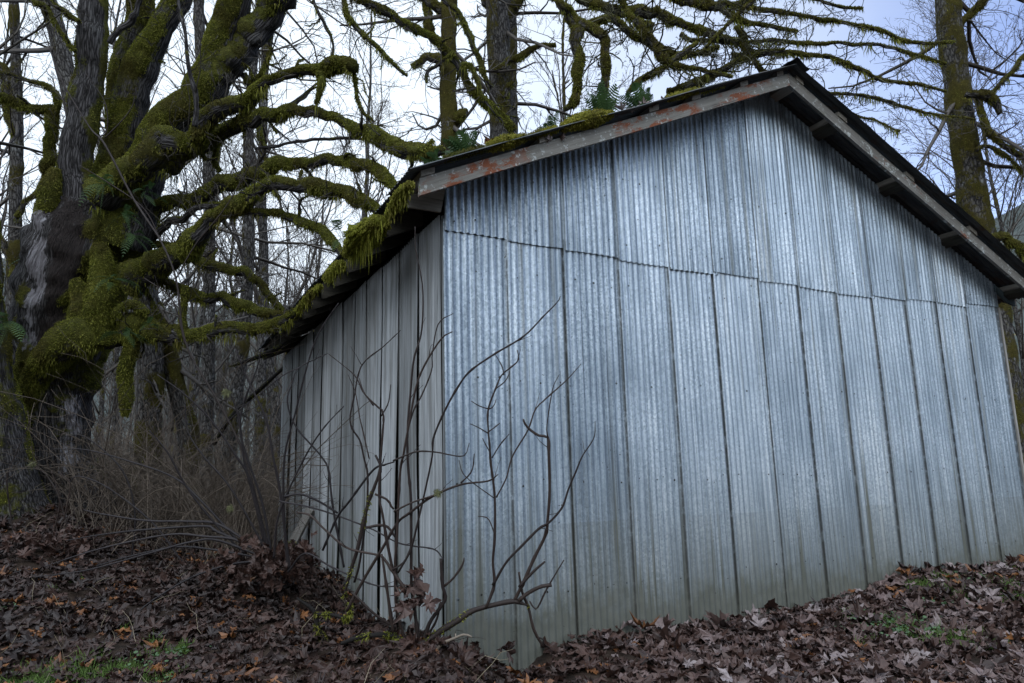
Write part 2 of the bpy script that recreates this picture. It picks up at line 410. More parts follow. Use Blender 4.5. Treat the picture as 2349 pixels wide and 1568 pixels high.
@material('soil')
def _(g):
    p = g.pos(); n = g.noise(p, 6, 6, .7)
    col = g.ramp(n, [(.3, (.012, .009, .007)), (.5, (.032, .021, .015)), (.7, (.06, .042, .032))])
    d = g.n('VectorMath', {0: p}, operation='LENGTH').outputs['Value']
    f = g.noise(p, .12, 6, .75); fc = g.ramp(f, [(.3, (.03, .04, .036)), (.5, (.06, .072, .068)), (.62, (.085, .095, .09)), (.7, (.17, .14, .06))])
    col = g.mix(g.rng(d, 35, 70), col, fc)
    g.out(col, .9, 0.0, g.bump(n, .6, .05), .2)

# ---------------------------------------------------------------- world: evening sky, thin bright cloud to the left
w = bpy.data.worlds.new('World'); scene.world = w; w.use_nodes = True
g = NT(w)
SUN_EL, SUN_AZ = math.radians(30), math.radians(212)
sky = g.n('TexSky', sky_type='NISHITA', sun_disc=False, sun_elevation=SUN_EL, sun_rotation=SUN_AZ, air_density=1.2, dust_density=.6, ozone_density=2.0)
dirv = g.n('TexCoord').outputs['Generated']
sx = g.n('SeparateXYZ', {0: dirv}); cn = g.noise(g.scl(dirv, (1, 1, 2.0)), 2.4, 5, .55)
# thin bright overcast everywhere except towards +X, where it breaks up into clear sky
cm = g.rng(g.math('ADD', g.math('ADD', sx.outputs[0], g.math('MULTIPLY', sx.outputs[2], .22)), g.math('MULTIPLY', g.math('SUBTRACT', cn, .5), .45)), .98, .40)
skyc = g.n('Background', {'Color': g.mix(1.0, sky.outputs[0], (1.0, .90, 1.10), 'MULTIPLY'), 'Strength': .15})
cloud = g.n('Background', {'Color': (.80, .90, 1.02, 1), 'Strength': g.math('MULTIPLY', g.rng(sx.outputs[1], -.35, .45, 1.7, .95), g.rng(cn, .35, .7, .93, 1.04))})
mx = g.n('MixShader', {0: cm}); g.t.links.new(skyc.outputs[0], mx.inputs[1]); g.t.links.new(cloud.outputs[0], mx.inputs[2])
g.n('OutputWorld', {'Surface': mx.outputs[0]})
sl = bpy.data.lights.new('sun', 'SUN'); so = bpy.data.objects.new('sun', sl); COL.objects.link(so)
sl.energy = .5; sl.angle = math.radians(35); sl.color = (1, .96, .92)
sd = Vector((math.sin(SUN_AZ) * math.cos(SUN_EL), math.cos(SUN_AZ) * math.cos(SUN_EL), math.sin(SUN_EL)))
so.rotation_euler = (-sd).to_track_quat('-Z', 'Y').to_euler(); so.location = (0, 0, 30)
scene.view_settings.view_transform = 'Standard'; scene.view_settings.look = 'None'
scene.view_settings.exposure = .5; scene.view_settings.gamma = 1

# ---------------------------------------------------------------- ground
gx = np.concatenate([-np.geomspace(420, 16.5, 46), np.arange(-16, 14.01, .16), np.geomspace(14.6, 420, 46)])
gy = np.concatenate([-np.geomspace(420, 8.6, 46), np.arange(-8, 26.01, .17), np.geomspace(26.7, 420, 44)])
X, Y = np.meshgrid(gx, gy); Z = ground(X, Y)
ny, nx = X.shape; idx = np.arange(nx * ny).reshape(ny, nx)
mb = MB(); mb.add(np.stack([X, Y, Z], -1), np.stack([idx[:-1, :-1], idx[:-1, 1:], idx[1:, 1:], idx[1:, :-1]], -1).reshape(-1, 4))
tag(mb.build('ground', MAT['soil']), kind='structure')
# ---------------------------------------------------------------- shed
W, L, HR = 8.03, 8.0, 5.875          # width, length, barge-board top at the ridge
ML, MR, XR = .452, .495, 4.0
def rake(x): return HR - np.where(np.asarray(x) < XR, ML * (XR - x), MR * (x - XR))
shed = thing('shed', (0, 0, 0), 'old gabled shed clad in galvanised corrugated metal with a weathered grey side wall', 'shed')
PITCH = .0678
# gable wall: two courses of corrugated sheets, each overlapping its neighbours
mb = MB()
seams = [-0.006, .612, 1.205, 1.824, 2.437, 3.032, 3.665, 4.269, 4.88, 5.49, 6.1, 6.71, 7.32, 8.02]
lap = [3.622, 3.622, 3.582, 3.565, 3.555, 3.565, 3.53, 3.535, 3.50, 3.545, 3.57, 3.555, 3.60]
def sheet(x0, x1, zb, zt, tilt, rnd, ph, low, lean=0):
    per = 12; n = int((x1 - x0) / PITCH * per) + 1
    x = np.linspace(x0, x1, n); s = (x - x0) / (x1 - x0)
    zr = [0, .25, .5, .75, 1]; rows = []; eds = []
    for r in zr:
        top = np.full(n, zt) if np.isscalar(zt) else zt(x)
        bot = zb + .003 * np.sin(x * 90) + .006 * np.sin(x * 5 + ph)
        z = bot + (top - bot) * r
        amp = .0064 * (1 + .15 * np.sin(z * 2 + ph))
        y = -.018 - tilt * (1 - s) - amp * np.sin((x - x0) / PITCH * 2 * np.pi + ph) - .004 * np.sin(z * 1.3 + x * 2 + ph) - (.016 if not low else 0)
        rows.append(np.stack([x + lean * (z - 2), y, z], -1)); eds.append(np.exp(-(x - x0) / .004) * .9 + np.exp(-np.maximum(x1 - .04 - x, 0) / .012) * .8 * (.35 + .65 * low))
    v = np.array(rows); m = len(zr); id_ = np.arange(m * n).reshape(m, n)
    f = np.stack([id_[:-1, :-1], id_[:-1, 1:], id_[1:, 1:], id_[1:, :-1]], -1).reshape(-1, 4)
    mb.add(v, f, 0, True, rnd=rnd, low=1.0 * low, edge=np.array(eds).ravel())
    b = v.copy(); b[..., 1] += .002
    mb.add(b, f[:, ::-1], 0, True, rnd=rnd, low=1.0 * low, edge=.3)
r0 = np.random.default_rng(3)
for i in range(13):
    x0, x1 = seams[i], seams[i + 1]
    sheet(x0, min(x1 + .035, 8.03), -.12 + r0.uniform(-.01, .01), lap[i] + .12, .014, r0.uniform(), r0.uniform(-.4, .4), 1, r0.uniform(-.001, .001))
for i in range(13):
    x0, x1 = seams[i] + r0.uniform(-.01, .02), seams[i + 1] + r0.uniform(.04, .12)
    x1 = min(x1, 8.035)
    sheet(x0, x1, lap[i] + r0.uniform(-.012, .012), lambda x: rake(x) + .03, .013, r0.uniform(), r0.uniform(-.4, .4), 0)
for zr_ in (.55, 1.45, 2.35, 3.3, 3.75, 4.4):
    for xn in np.arange(.09, 8, PITCH * 3):
        if zr_ > float(rake(xn)) - .12 or r0.random() < .45: continue
        a_ = np.arange(6) * np.pi / 3; zc_ = zr_ + r0.uniform(-.03, .03); rr_ = r0.uniform(.007, .012); yy = -.052 - (.004 if zr_ > 3.5 else 0)
        mb.add(np.stack([xn + np.cos(a_) * rr_, 0 * a_ + yy, zc_ + np.sin(a_) * rr_], -1), np.arange(6)[None], 0, False, rnd=.1, low=0.0, edge=1.0)
mb.build('metal_wall', MAT['galvanised'], shed)
mb = MB(); box(mb, (.03, .012, -.3), (7.99, .06, 3.85), rnd=.3)
poly = [(.03, 3.852), (7.99, 3.852), (7.99, float(rake(7.99)) + .0), (XR, HR - .01), (.03, float(rake(.03)))]
v = [(x, .012, z) for x, z in poly] + [(x, .06, z) for x, z in poly]
mb.add(v, [np.array([[0, 1, 2, 3, 4]]), np.array([[9, 8, 7, 6, 5]])], 0, False, rnd=.3)
# other two walls close the building
box(mb, (8.0, .07, -.2), (8.04, 7.98, 3.86), rnd=.4); box(mb, (.02, 7.96, -.2), (7.99, 8.0, 3.8), rnd=.5)
v = [(x, 7.96, z) for x, z in [(.02, 3.802), (7.99, 3.802), (7.99, float(rake(7.99))), (XR, HR - .01), (.02, float(rake(.02)))]]
v += [(x, 8.0, z) for x, _, z in v]; mb.add(v, [np.array([[0, 1, 2, 3, 4]]), np.array([[9, 8, 7, 6, 5]])], 0, False, rnd=.3)
mb.build('backing_wall', MAT['dark_timber'], shed)
# side wall of weathered upright sheets, each lapping over the next
mb = MB(); bs = [.022, .6, 1.195, 1.783, 2.40, 2.93, 3.54, 4.17, 4.71, 5.355, 5.98, 6.55, 7.09]; bs2 = list(zip(bs[:-1], bs[1:])) + [(7.19, 8.03)]
for (a, b) in bs2:
    t = r0.uniform(.016, .034) if a > .1 else .008; ln = r0.uniform(-.004, .004); rd = r0.uniform(); b2 = b + .02; ph = r0.uniform(-.5, .5); amp = r0.uniform(.0035, .0065)
    zb = -.1; n = int((b2 - a) / PITCH * 10) + 1; yy = np.linspace(a, b2, n); sfr = (yy - a) / (b2 - a); zr = np.linspace(0, 1, 15)
    ww = .0022 * np.cumsum(r0.normal(size=15)); rows = []
    for q_, wv_ in zip(zr, ww):
        ztop = 3.80 + .012 * np.sin(yy / PITCH * 2 * np.pi + 1) + r0.uniform(-.004, .004)
        z = zb + (ztop - zb) * q_
        x = -.006 - t * (1 - sfr) ** 1.5 * (.75 + .45 * math.sin(q_ * 5 + ph * 4)) - amp * np.sin((yy - a) / PITCH * 2 * np.pi + ph) - .003 * np.sin(z * 3 + yy * 4)
        rows.append(np.stack([x, yy + wv_ * (1 - sfr) + ln * (z - 2), z], -1))
    v = np.array(rows); id_ = np.arange(15 * n).reshape(15, n)
    f = np.stack([id_[:-1, :-1], id_[1:, :-1], id_[1:, 1:], id_[:-1, 1:]], -1).reshape(-1, 4)
    gr = np.stack([v[..., 1], v[..., 0] * 0 + rd * 3, v[..., 2]], -1).reshape(-1, 3)
    mb.add(v, f, 0, True, rnd=rd, grain=gr); v2 = v + np.array([.002, 0, 0]); mb.add(v2, f[:, ::-1], 0, True, rnd=rd * .3, grain=gr)
mb.build('side_wall', MAT['grey_board'], shed)
mb = MB(); box(mb, (.03, .07, -.2), (.06, 7.95, 3.78), rnd=.2); mb.build('wall_frame', MAT['dark_timber'], shed)
def board(name, poly, y0, y1, m, seed=.5, parent=shed):
    """a flat board cut to an outline (x, z) between two y planes"""
    mb = MB(); k = len(poly); v = [(x, y0, z) for x, z in poly] + [(x, y1, z) for x, z in poly]
    gr = np.array(v); d = np.array(poly[1]) - np.array(poly[0]); d = d / np.linalg.norm(d)
    gx_ = gr[:, 0] * d[0] + gr[:, 2] * d[1]; gz_ = -gr[:, 0] * d[1] + gr[:, 2] * d[0]
    grain = np.stack([gx_, gr[:, 1], gz_], -1)
    fs = [np.array([list(range(k))]), np.array([list(range(2 * k - 1, k - 1, -1))])]
    fs.append(np.array([[i, i + k, (i + 1) % k + k, (i + 1) % k] for i in range(k)]))
    mb.add(v, fs, 0, False, rnd=seed, grain=grain)
    return mb.build(name, MAT[m], parent)
# barge boards, divided so that they can carry a slight bow
for side_, (xa, xb) in enumerate(((-.36, XR - .001), (XR + .001, 8.42))):
    n = 9; xs = np.linspace(xa, xb, n); top = rake(xs) + .004 * np.sin(xs * 2.1); bot = top - .147 + .003 * np.sin(xs * 3.3)
    board('barge_board', [(x, z) for x, z in zip(xs, bot)] + [(x, z) for x, z in zip(xs[::-1], top[::-1])], -.43, -.392, ('lichen_board', 'barge_grey')[side_], .2 + .5 * side_)
# purlins: flat boards lying across, their ends showing above the barge boards
for x, ww in [(-.29, .12), (.82, .13), (2.06, .12), (2.62, .12), (3.3, .11), (3.86, .10), (4.16, .10), (4.8, .13), (5.9, .13), (7.0, .13), (8.2, .14)]:
    mb = MB(); s = ML if x < XR else -MR; h = ww / 2
    zc = lambda xx: float(rake(x)) + s * (xx - x)
    j = r0.uniform(0, .02)
    v = [(x - h, -.433 - j, zc(x - h) + .004), (x + h, -.433 - j, zc(x + h) + .004), (x + h, 8.15, zc(x + h) + .004), (x - h, 8.15, zc(x - h) + .004),
         (x - h, -.433 - j, zc(x - h) + .058), (x + h, -.433 - j, zc(x + h) + .058), (x + h, 8.15, zc(x + h) + .058), (x - h, 8.15, zc(x - h) + .058)]
    gr = np.array(v)[:, [1, 0, 2]]
    hexa(mb, v, rnd=r0.uniform(), grain=gr); mb.build('purlin', MAT['pale_board'], shed)
# lookouts: rafters of the gable overhang run under the purlins at the wall line
for xa, xb in ((.05, XR - .003), (XR + .003, 8.0)):
    board('gable_rafter', [(xa, float(rake(xa)) - .11), (xb, float(rake(xb)) - .11), (xb, float(rake(xb)) - .003), (xa, float(rake(xa)) - .003)], .062, .10, 'dark_timber', .4)
for x in (4.8, 5.9, 7.0, 8.2, .82, 2.06, 3.3):
    mb = MB(); s = ML if x < XR else -MR
    v = [];
    for zo in (-.08, 0.001):
        for yy in (-.389, -.045):
            pass
    h = .05; zz = lambda xx: float(rake(x)) + s * (xx - x)
    v = [(x - h, -.388, zz(x - h) - .055), (x + h, -.388, zz(x + h) - .055), (x + h, -.04, zz(x + h) - .055), (x - h, -.04, zz(x - h) - .055),
         (x - h, -.388, zz(x - h) + .001), (x + h, -.388, zz(x + h) + .001), (x + h, -.04, zz(x + h) + .001), (x - h, -.04, zz(x - h) + .001)]
    hexa(mb, v, rnd=.5, grain=np.array(v)[:, [1, 0, 2]]); mb.build('lookout', MAT['dark_timber'], shed)
# rafter tails under the left eave
for k in range(13):
    y = .55 + .61 * k
    x0, x1 = -.40, .02; z0 = float(rake(x0)); z1 = float(rake(x1))
    mb = MB(); v = [(x0, y, z0 - .2), (x1, y, z1 - .2), (x1, y + .045, z1 - .2), (x0, y + .045, z0 - .2), (x0, y, z0), (x1, y, z1), (x1, y + .045, z1), (x0, y + .045, z0)]
    hexa(mb, v, rnd=r0.uniform(), grain=np.array(v)); mb.build('rafter_tail', MAT['dark_timber'], shed)
board('corner_board', [(-.325, 3.793), (-.034, 3.789), (.012, 4.02), (.012, 4.045), (-.22, 4.045 - .452 * .23), (-.352, 3.885)], -.055, -.03, 'pale_board', .3)
board('eave_board', [(7.99, 3.82), (8.2, 3.68), (8.39, 3.64), (8.39, 3.72), (7.99, 3.90)], -.06, -.035, 'teal_board', .3)
mb = MB(); box(mb, (-.004, -.012, -.15), (.013, .016, 3.78), rnd=.15); mb.build('corner_post', MAT['grey_board'], shed)
mb = MB(); v_ = [(8.036, -.035, -.1), (8.07, -.035, -.1), (8.07, .1, -.1), (8.036, .1, -.1), (8.036, -.035, 3.6), (8.07, -.035, 3.6), (8.07, .1, 3.6), (8.036, .1, 3.6)]
hexa(mb, v_, rnd=.4, grain=np.array(v_)); mb.build('corner_post', MAT['stake_wood'], shed)
mb = MB(); box(mb, (-.006, 8.03, -.1), (.05, 8.2, 3.75), rnd=.6, grain=np.array([[y, x, z] for x, y, z in [(0, 8.03, 0)] * 8])); mb.build('end_board', MAT['grey_board'], shed)
# roof sheets, corrugated down the slope
def slope(name, xa, xb, sgn):
    mb = MB(); ys = np.arange(-.55, 8.32, PITCH / 8); y0 = -.55
    while y0 < 8.2:
        y1 = min(y0 + .66, 8.32); ys = np.arange(y0, y1 + 1e-6, PITCH / 8)
        xs = np.linspace(xa + r0.uniform(-.03, .03), xb, 7)
        X_, Y_ = np.meshgrid(xs, ys)
        Z_ = rake(X_) + .072 + .009 * np.sin(Y_ / PITCH * 2 * np.pi) + .010 * (Y_ - y0) / .66 + .006 * np.sin(X_ * 3 + y0)
        for off, fl in ((0, 1), (-.002, -1)):
            id_ = np.arange(X_.size).reshape(X_.shape)
            f = np.stack([id_[:-1, :-1], id_[:-1, 1:], id_[1:, 1:], id_[1:, :-1]], -1).reshape(-1, 4)
            if sgn * fl < 0: f = f[:, ::-1]
            mb.add(np.stack([X_, Y_, Z_ + off], -1), f, 0, True)
        y0 += .61
    return mb.build(name, MAT['roof_metal'], shed)
slope('roof_sheet', -.47, XR + .01, 1); slope('roof_sheet', 8.47, XR - .01, -1)
mb = MB(); ys = np.linspace(-.57, 8.3, 40); pr = []
for x, z in [(-.16, -.085), (-.08, -.035), (0, .02), (.08, -.03), (.17, -.095)]:
    pr.append(np.stack([XR + x + 0 * ys, ys, HR + .108 + z + .008 * np.sin(ys * 9 + x * 30)], -1))
v = np.array(pr); id_ = np.arange(v.shape[0] * 40).reshape(-1, 40)
f = np.stack([id_[:-1, :-1], id_[1:, :-1], id_[1:, 1:], id_[:-1, 1:]], -1).reshape(-1, 4)
mb.add(v, f, 0, True); b = v.copy(); b[..., 2] -= .003; mb.add(b, f[:, ::-1], 0, True); mb.build('ridge_cap', MAT['roof_metal'], shed)
def roof_z(x): return float(rake(x)) + .085
# split stake leaning on the side wall
a = P(683, 1297, 10.9); a = np.array([-.42, side(690, 1290)[1] - .25, .3])
o = thing('wooden_stake', (0, 0, 0), 'pale split wooden stake leaning on the grey side wall with moss at its foot', 'stake')
ys_ = side(690, 1295)[1]
mb = MB(); b0 = np.array([-.30, ys_ - .1, float(ground(-.3, ys_ - .1)) - .1]); t0 = side(712, 1172, -.06)
d = (t0 - b0); wv = np.array([-.35, .9, 0]) * .13; th = nrm(np.cross(d, wv)[None])[0] * .02
v = [b0 - wv - th, b0 + wv - th, b0 + wv + th, b0 - wv + th, t0 - wv * .7 - th, t0 + wv * .9 - th + d * .04, t0 + wv * .9 + th + d * .06, t0 - wv * .7 + th]
hexa(mb, v, rnd=.7, grain=np.array([[i % 2 * .1, i % 4 * .03, (i // 4) * 1.0] for i in range(8)])); mb.build('stake_board', MAT['stake_wood'], o)
mb = MB(); k = 500; s = rng.uniform(0, .45, k)[:, None]; p = b0 + d * s + wv * rng.uniform(-1, 1.1, (k, 1)) - np.array([.03, 0.03, 0])
blades(mb, p, np.tile([-.7, -.7, .3], (k, 1)), .05, .006, .6); mb.build('moss', MAT['moss_fur'], o)
# ---------------------------------------------------------------- trees
def path(pts, d, wob=0.0, seed=0):
    """photo positions (u, v, radius in photo px) with a depth, one number, (start, end) or one per point -> world x, y, z, r"""
    n = len(pts)
    if np.isscalar(d): d = [d] * n
    elif len(d) == 2 and n != 2: d = np.interp(np.linspace(0, 1, n), [0, 1], d)
    out = []
    for (u, v, r), dd in zip(pts, d):
        out.append([*P(u, v, dd), max(r, .3) * dd / F])
    out = np.array(out)
    if wob: out[:, :3] += wob * np.stack([snoise(out[:, :3], 1.5, 40 + i) for i in range(3)], -1) * out[:, 3:4] * 2
    return out

def limb_mesh(mb, pts4, k=14, lump=.12, moss=.5, mossdir=(0, 0, 1), up=.5, fur=0, furlen=.03, hang=0, hanglen=.12, mats=(0, 1), seed=1, flare=None, step=.8, side_moss=None, bare=None, hollow=None, nb=.62, lumpscale=None, wob=0):
    q = resample(pts4, max(.02, np.median(pts4[:, 3]) * step))
    if wob:
        s_ = np.sin(np.linspace(0, np.pi, len(q))) ** .5; w_ = np.clip(q[:, 3], .03, .12)[:, None] * s_[:, None]
        q[:, :3] += wob * w_ * np.stack([snoise(q[:, :3], 2.6, 400 + seed * 3 + i, 3) for i in range(3)], -1)
        q[:, 3] *= 1 + .16 * snoise(q[:, :3], 5.0, 300 + seed, 3) * s_
    Pt = q[:, :3]; R = np.maximum(q[:, 3], .004)
    T, U, V = frames(Pt[None]); T, U, V = T[0], U[0], V[0]
    n = len(Pt); a = np.arange(k) * 2 * np.pi / k
    N = U[:, None] * np.cos(a)[None, :, None] + V[:, None] * np.sin(a)[None, :, None]
    v0 = Pt[:, None] + N * R[:, None, None]
    ls = lumpscale or min(9.0, .55 / max(R.mean(), .02))
    lum = snoise(v0, ls, seed, 3) * lump + snoise(v0, ls * 3.1, seed + 5, 2) * lump * .35
    m = moss - .5 - .12 * (up > .4) + up * 1.15 * (N @ np.asarray(mossdir)) + nb * snoise(v0, 3.0 if R.mean() > .1 else 5.0, seed + 9, 3)
    if side_moss is not None: m = m + side_moss(v0, N)
    ms = np.clip(m + .5, 0, 1)
    thick = np.clip((ms - .45) * 2, 0, 1)
    v = Pt[:, None] + N * (R[:, None] * (1 + lum) + thick * min(.03, R.mean() * .3))[..., None]
    Ls = np.concatenate([[0], np.cumsum(np.linalg.norm(np.diff(Pt, axis=0), axis=1))])
    gr = np.stack([np.cos(a)[None] * R[:, None], np.sin(a)[None] * R[:, None], np.repeat(Ls[:, None], k, 1)], -1)
    idx = np.arange(n * k).reshape(n, k); A = idx[:-1]; B = idx[1:]
    f = np.stack([A, np.roll(A, -1, 1), np.roll(B, -1, 1), B], -1).reshape(-1, 4)
    at = dict(moss=ms.ravel(), grain=gr.reshape(-1, 3), rnd=.5)
    if bare is not None: at['bare'] = bare(v0, N).ravel()
    if hollow is not None: at['hollow'] = hollow(v0, N).ravel()
    mb.add(v.reshape(-1, 3), [f, idx[-1][None], idx[0, ::-1][None]], mats[0], True, **at)
    if fur:
        area = (2 * np.pi * R).mean() * Ls[-1]; cnt = int(area * fur)
        i = rng.integers(0, n - 1, cnt); j = rng.integers(0, k, cnt); s = rng.random((cnt, 1)); t = rng.random((cnt, 1)); j2 = (j + 1) % k
        p = (v[i, j] * (1 - s) + v[i + 1, j] * s) * (1 - t) + (v[i, j2] * (1 - s) + v[i + 1, j2] * s) * t
        keep = rng.random(cnt) < (ms[i, j] - .5) * 4
        if keep.any():
            p = p[keep]; nn = N[i, j][keep]; dn = np.clip(-nn[:, 2], 0, 1)
            blades(mb, p, nn, furlen * (1 + dn * .8), .0045, .25 + dn * .9, mats[1])
    if hang:
        cnt = int(Ls[-1] * hang); i = rng.integers(0, n - 1, cnt)
        cl = snoise(Pt[i], 4.0, seed + 17, 2) > -.1; i = i[cl]
        b = -np.array([0, 0, 1.]) * R[i][:, None] * .8
        p = Pt[i] + b + (U[i] * rng.uniform(-.8, .8, (len(i), 1)) + T[i] * rng.uniform(-.05, .05, (len(i), 1))) * R[i][:, None]
        l = hanglen * (.5 + .8 * (snoise(Pt[i], 7.0, seed + 23, 2) + .5).clip(0.05, 1.4))
        blades(mb, p, np.tile([0, 0, -1.], (len(i), 1)), l, .006, .8, mats[1], jit=.35)
    return q

def grow(Pt, R, per, ang, ratio, n, wig, up=.0, t0=.2, t1=1.0, rr=.55, rs=None, lenabs=None):
    """child twigs for batched parents Pt (M, n0, 3), R (M, n0)"""
    rs = rs or rng
    M, n0, _ = Pt.shape; C = M * per
    par = np.repeat(np.arange(M), per)
    t = (t0 + (t1 - t0) * (np.tile((np.arange(per) + .5) / per, M) + rs.uniform(-.4, .4, C) / per)).clip(0, .999) * (n0 - 1)
    i = t.astype(int); fr = (t - i)[:, None]
    o = Pt[par, i] * (1 - fr) + Pt[par, i + 1] * fr
    r0_ = R[par, i] * (1 - fr[:, 0]) + R[par, i + 1] * fr[:, 0]
    tan = nrm(Pt[par, i + 1] - Pt[par, i])
    perp = nrm(np.cross(tan, rs.normal(size=(C, 3))))
    a = np.radians(rs.uniform(ang[0], ang[1], C))[:, None]
    d = tan * np.cos(a) + perp * np.sin(a); d[:, 2] += up; d = nrm(d)
    plen = np.linalg.norm(Pt[:, -1] - Pt[:, 0], axis=1)[par]
    Ln = (plen * ratio if lenabs is None else lenabs) * rs.uniform(.55, 1.25, C) * (1 - .45 * t / (n0 - 1))
    out = np.empty((C, n, 3)); out[:, 0] = o; cur = d
    for s in range(1, n):
        cur = cur + rs.normal(size=(C, 3)) * wig; cur[:, 2] += up * .25; cur = nrm(cur)
        out[:, s] = out[:, s - 1] + cur * (Ln / (n - 1))[:, None]
    Rn = (r0_ * rr)[:, None] * np.linspace(1, .3, n)[None]
    return out, Rn

def crown(mb, Pt, R, levels, rmin=.0035, mi=0, sides=3):
    """levels: list of dicts for grow(); every level is added to mb as thin tubes"""
    for lv in levels:
        Pt, R = grow(Pt, R, **lv); R = np.maximum(R, rmin)
        tubes(mb, Pt, R, sides, mi, rnd=rng.random(len(Pt)))
    return Pt, R

def as_batch(q, n=8):
    s = resample(q, n=n); return s[None, :, :3], s[None, :, 3]

def ext_to_ground(pts4, sink=.3, spread=1.35):
    """continue a traced trunk straight down to the ground"""
    p = pts4[-1]; q = pts4[-2]; d = p[:3] - q[:3]; d = d / np.linalg.norm(d); d = d * .25 + np.array([0, 0, -.75])
    g_ = float(ground(p[0], p[1])); h = p[2] - g_
    if h < .1: return pts4
    x, y = p[0] + d[0] / .75 * h * .3, p[1] + d[1] / .75 * h * .3
    gz = float(ground(x, y)) - sink
    mid = [(p[0] + x) / 2, (p[1] + y) / 2, p[2] * .5 + gz * .5, p[3] * 1.06]
    return np.concatenate([pts4, [mid, [x, y, gz, p[3] * spread]]])

BARK = [MAT['maple_bark'], MAT['moss_fur'], MAT['twig_bark']]
# ------------------------------------------------ the big leaning maple
DT = 10.5
tr4 = path([(215, 470, 95), (205, 545, 118), (178, 620, 116), (150, 700, 108), (134, 780, 100), (124, 860, 93), (120, 940, 82), (122, 1010, 80), (128, 1090, 86), (130, 1190, 100), (130, 1230, 118)], [10.5] * 11)
base = np.array([*tr4[-1][:3]]); 
maple = thing('mossy_maple', tuple(base), 'massive leaning maple with many mossy limbs and a hollow trunk beside the shed', 'tree')
def pxy(v):
    """photo position of world points (only used to place bark features while modelling)"""
    q = (v - CAM) @ ROT.T; return C0[0] + q[..., 0] / -q[..., 2] * F, C0[1] - q[..., 1] / -q[..., 2] * F
to_cam = nrm((CAM - base)[None])[0]
def strip(v, poly, w):
    """1 near the line through poly (u, v positions on the trunk face), falling off over w"""
    u, y = pxy(v); best = np.full(u.shape, 1e9)
    for (x0, y0), (x1, y1) in zip(poly[:-1], poly[1:]):
        dx, dy = x1 - x0, y1 - y0; t = np.clip(((u - x0) * dx + (y - y0) * dy) / (dx * dx + dy * dy), 0, 1)
        best = np.minimum(best, np.hypot(u - x0 - t * dx, y - y0 - t * dy))
    best = best + w * (.75 * snoise(v, 3.0, 91, 3) + .45 * snoise(v, 10, 92, 3))
    return np.clip(1.5 - best / w, 0, 1)
face = lambda N: ((N @ to_cam) > -.2) * 1.0
def tr_moss(v, N):
    m = -.3 + .0 * N[..., 0]
    for poly, w, s in [([(250, 520), (275, 600), (255, 700), (250, 760)], 42, .9), ([(300, 500), (330, 600)], 40, .7), ([(80, 850), (130, 800), (180, 760), (225, 740)], 38, 1.0), ([(180, 690), (195, 730)], 26, .8),
                       ([(60, 880), (50, 940)], 26, .6), ([(120, 430), (90, 480)], 16, .6), ([(60, 660), (45, 760)], 14, .6), ([(110, 960), (150, 1000)], 30, .25), ([(215, 610), (235, 650)], 30, .8), ([(200, 840), (110, 870)], 40, .5)]:
        m = m + s * strip(v, poly, w) * face(N)
    return m
mb = MB()
limb_mesh(mb, tr4, 90, .15, .42, (0, 0, 1), .1, fur=6000, furlen=.026, seed=3, step=.10, side_moss=tr_moss, nb=.25, lumpscale=2.2,
          bare=lambda v, N: face(N) * np.maximum(strip(v, [(101, 490), (93, 560), (90, 620), (82, 690)], 17), np.maximum(strip(v, [(208, 600), (186, 650), (170, 680)], 15), .62 * strip(v, [(75, 700), (62, 790)], 24))) + .55 * face(N) * strip(v, [(170, 930), (160, 1080)], 22),
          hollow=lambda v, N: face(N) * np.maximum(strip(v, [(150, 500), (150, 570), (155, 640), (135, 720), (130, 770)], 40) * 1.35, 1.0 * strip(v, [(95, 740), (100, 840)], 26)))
# burl and buttress of mossy wood across the front of the trunk
for pts, dd, sd in [([(60, 930, 12), (88, 860, 24), (130, 805, 34), (178, 772, 42), (215, 768, 38), (240, 778, 24)], [10.0, 9.9, 9.75, 9.7, 9.75, 9.9], 5), ([(172, 640, 3), (178, 655, 9), (188, 690, 18), (195, 725, 24), (200, 760, 20)], 9.75, 6),
                ([(226, 556, 3), (229, 572, 12), (236, 620, 22), (234, 680, 30), (226, 740, 26), (222, 790, 22)], 9.7, 7), ([(128, 385, 4), (122, 410, 14), (115, 445, 20), (113, 480, 14), (112, 505, 4)], 9.9, 8), ([(48, 900, 18), (40, 960, 24), (35, 1010, 20)], 10.0, 9),
                ([(58, 760, 16), (66, 700, 22), (76, 650, 14)], 9.9, 10), ([(40, 1100, 30), (20, 1180, 50), (10, 1230, 60)], 10.1, 11), ([(190, 1060, 40), (215, 1150, 48), (225, 1230, 60)], 10.4, 12)]:
    limb_mesh(mb, path(pts, dd), 18, .16, .95 if sd not in (10, 11, 12) else .2, (0, 0, 1), .35, fur=7000 if sd not in (10, 11, 12) else 300, furlen=.03, seed=sd, step=.25, nb=.3)
mb.build('trunk', BARK, maple)
twq = []
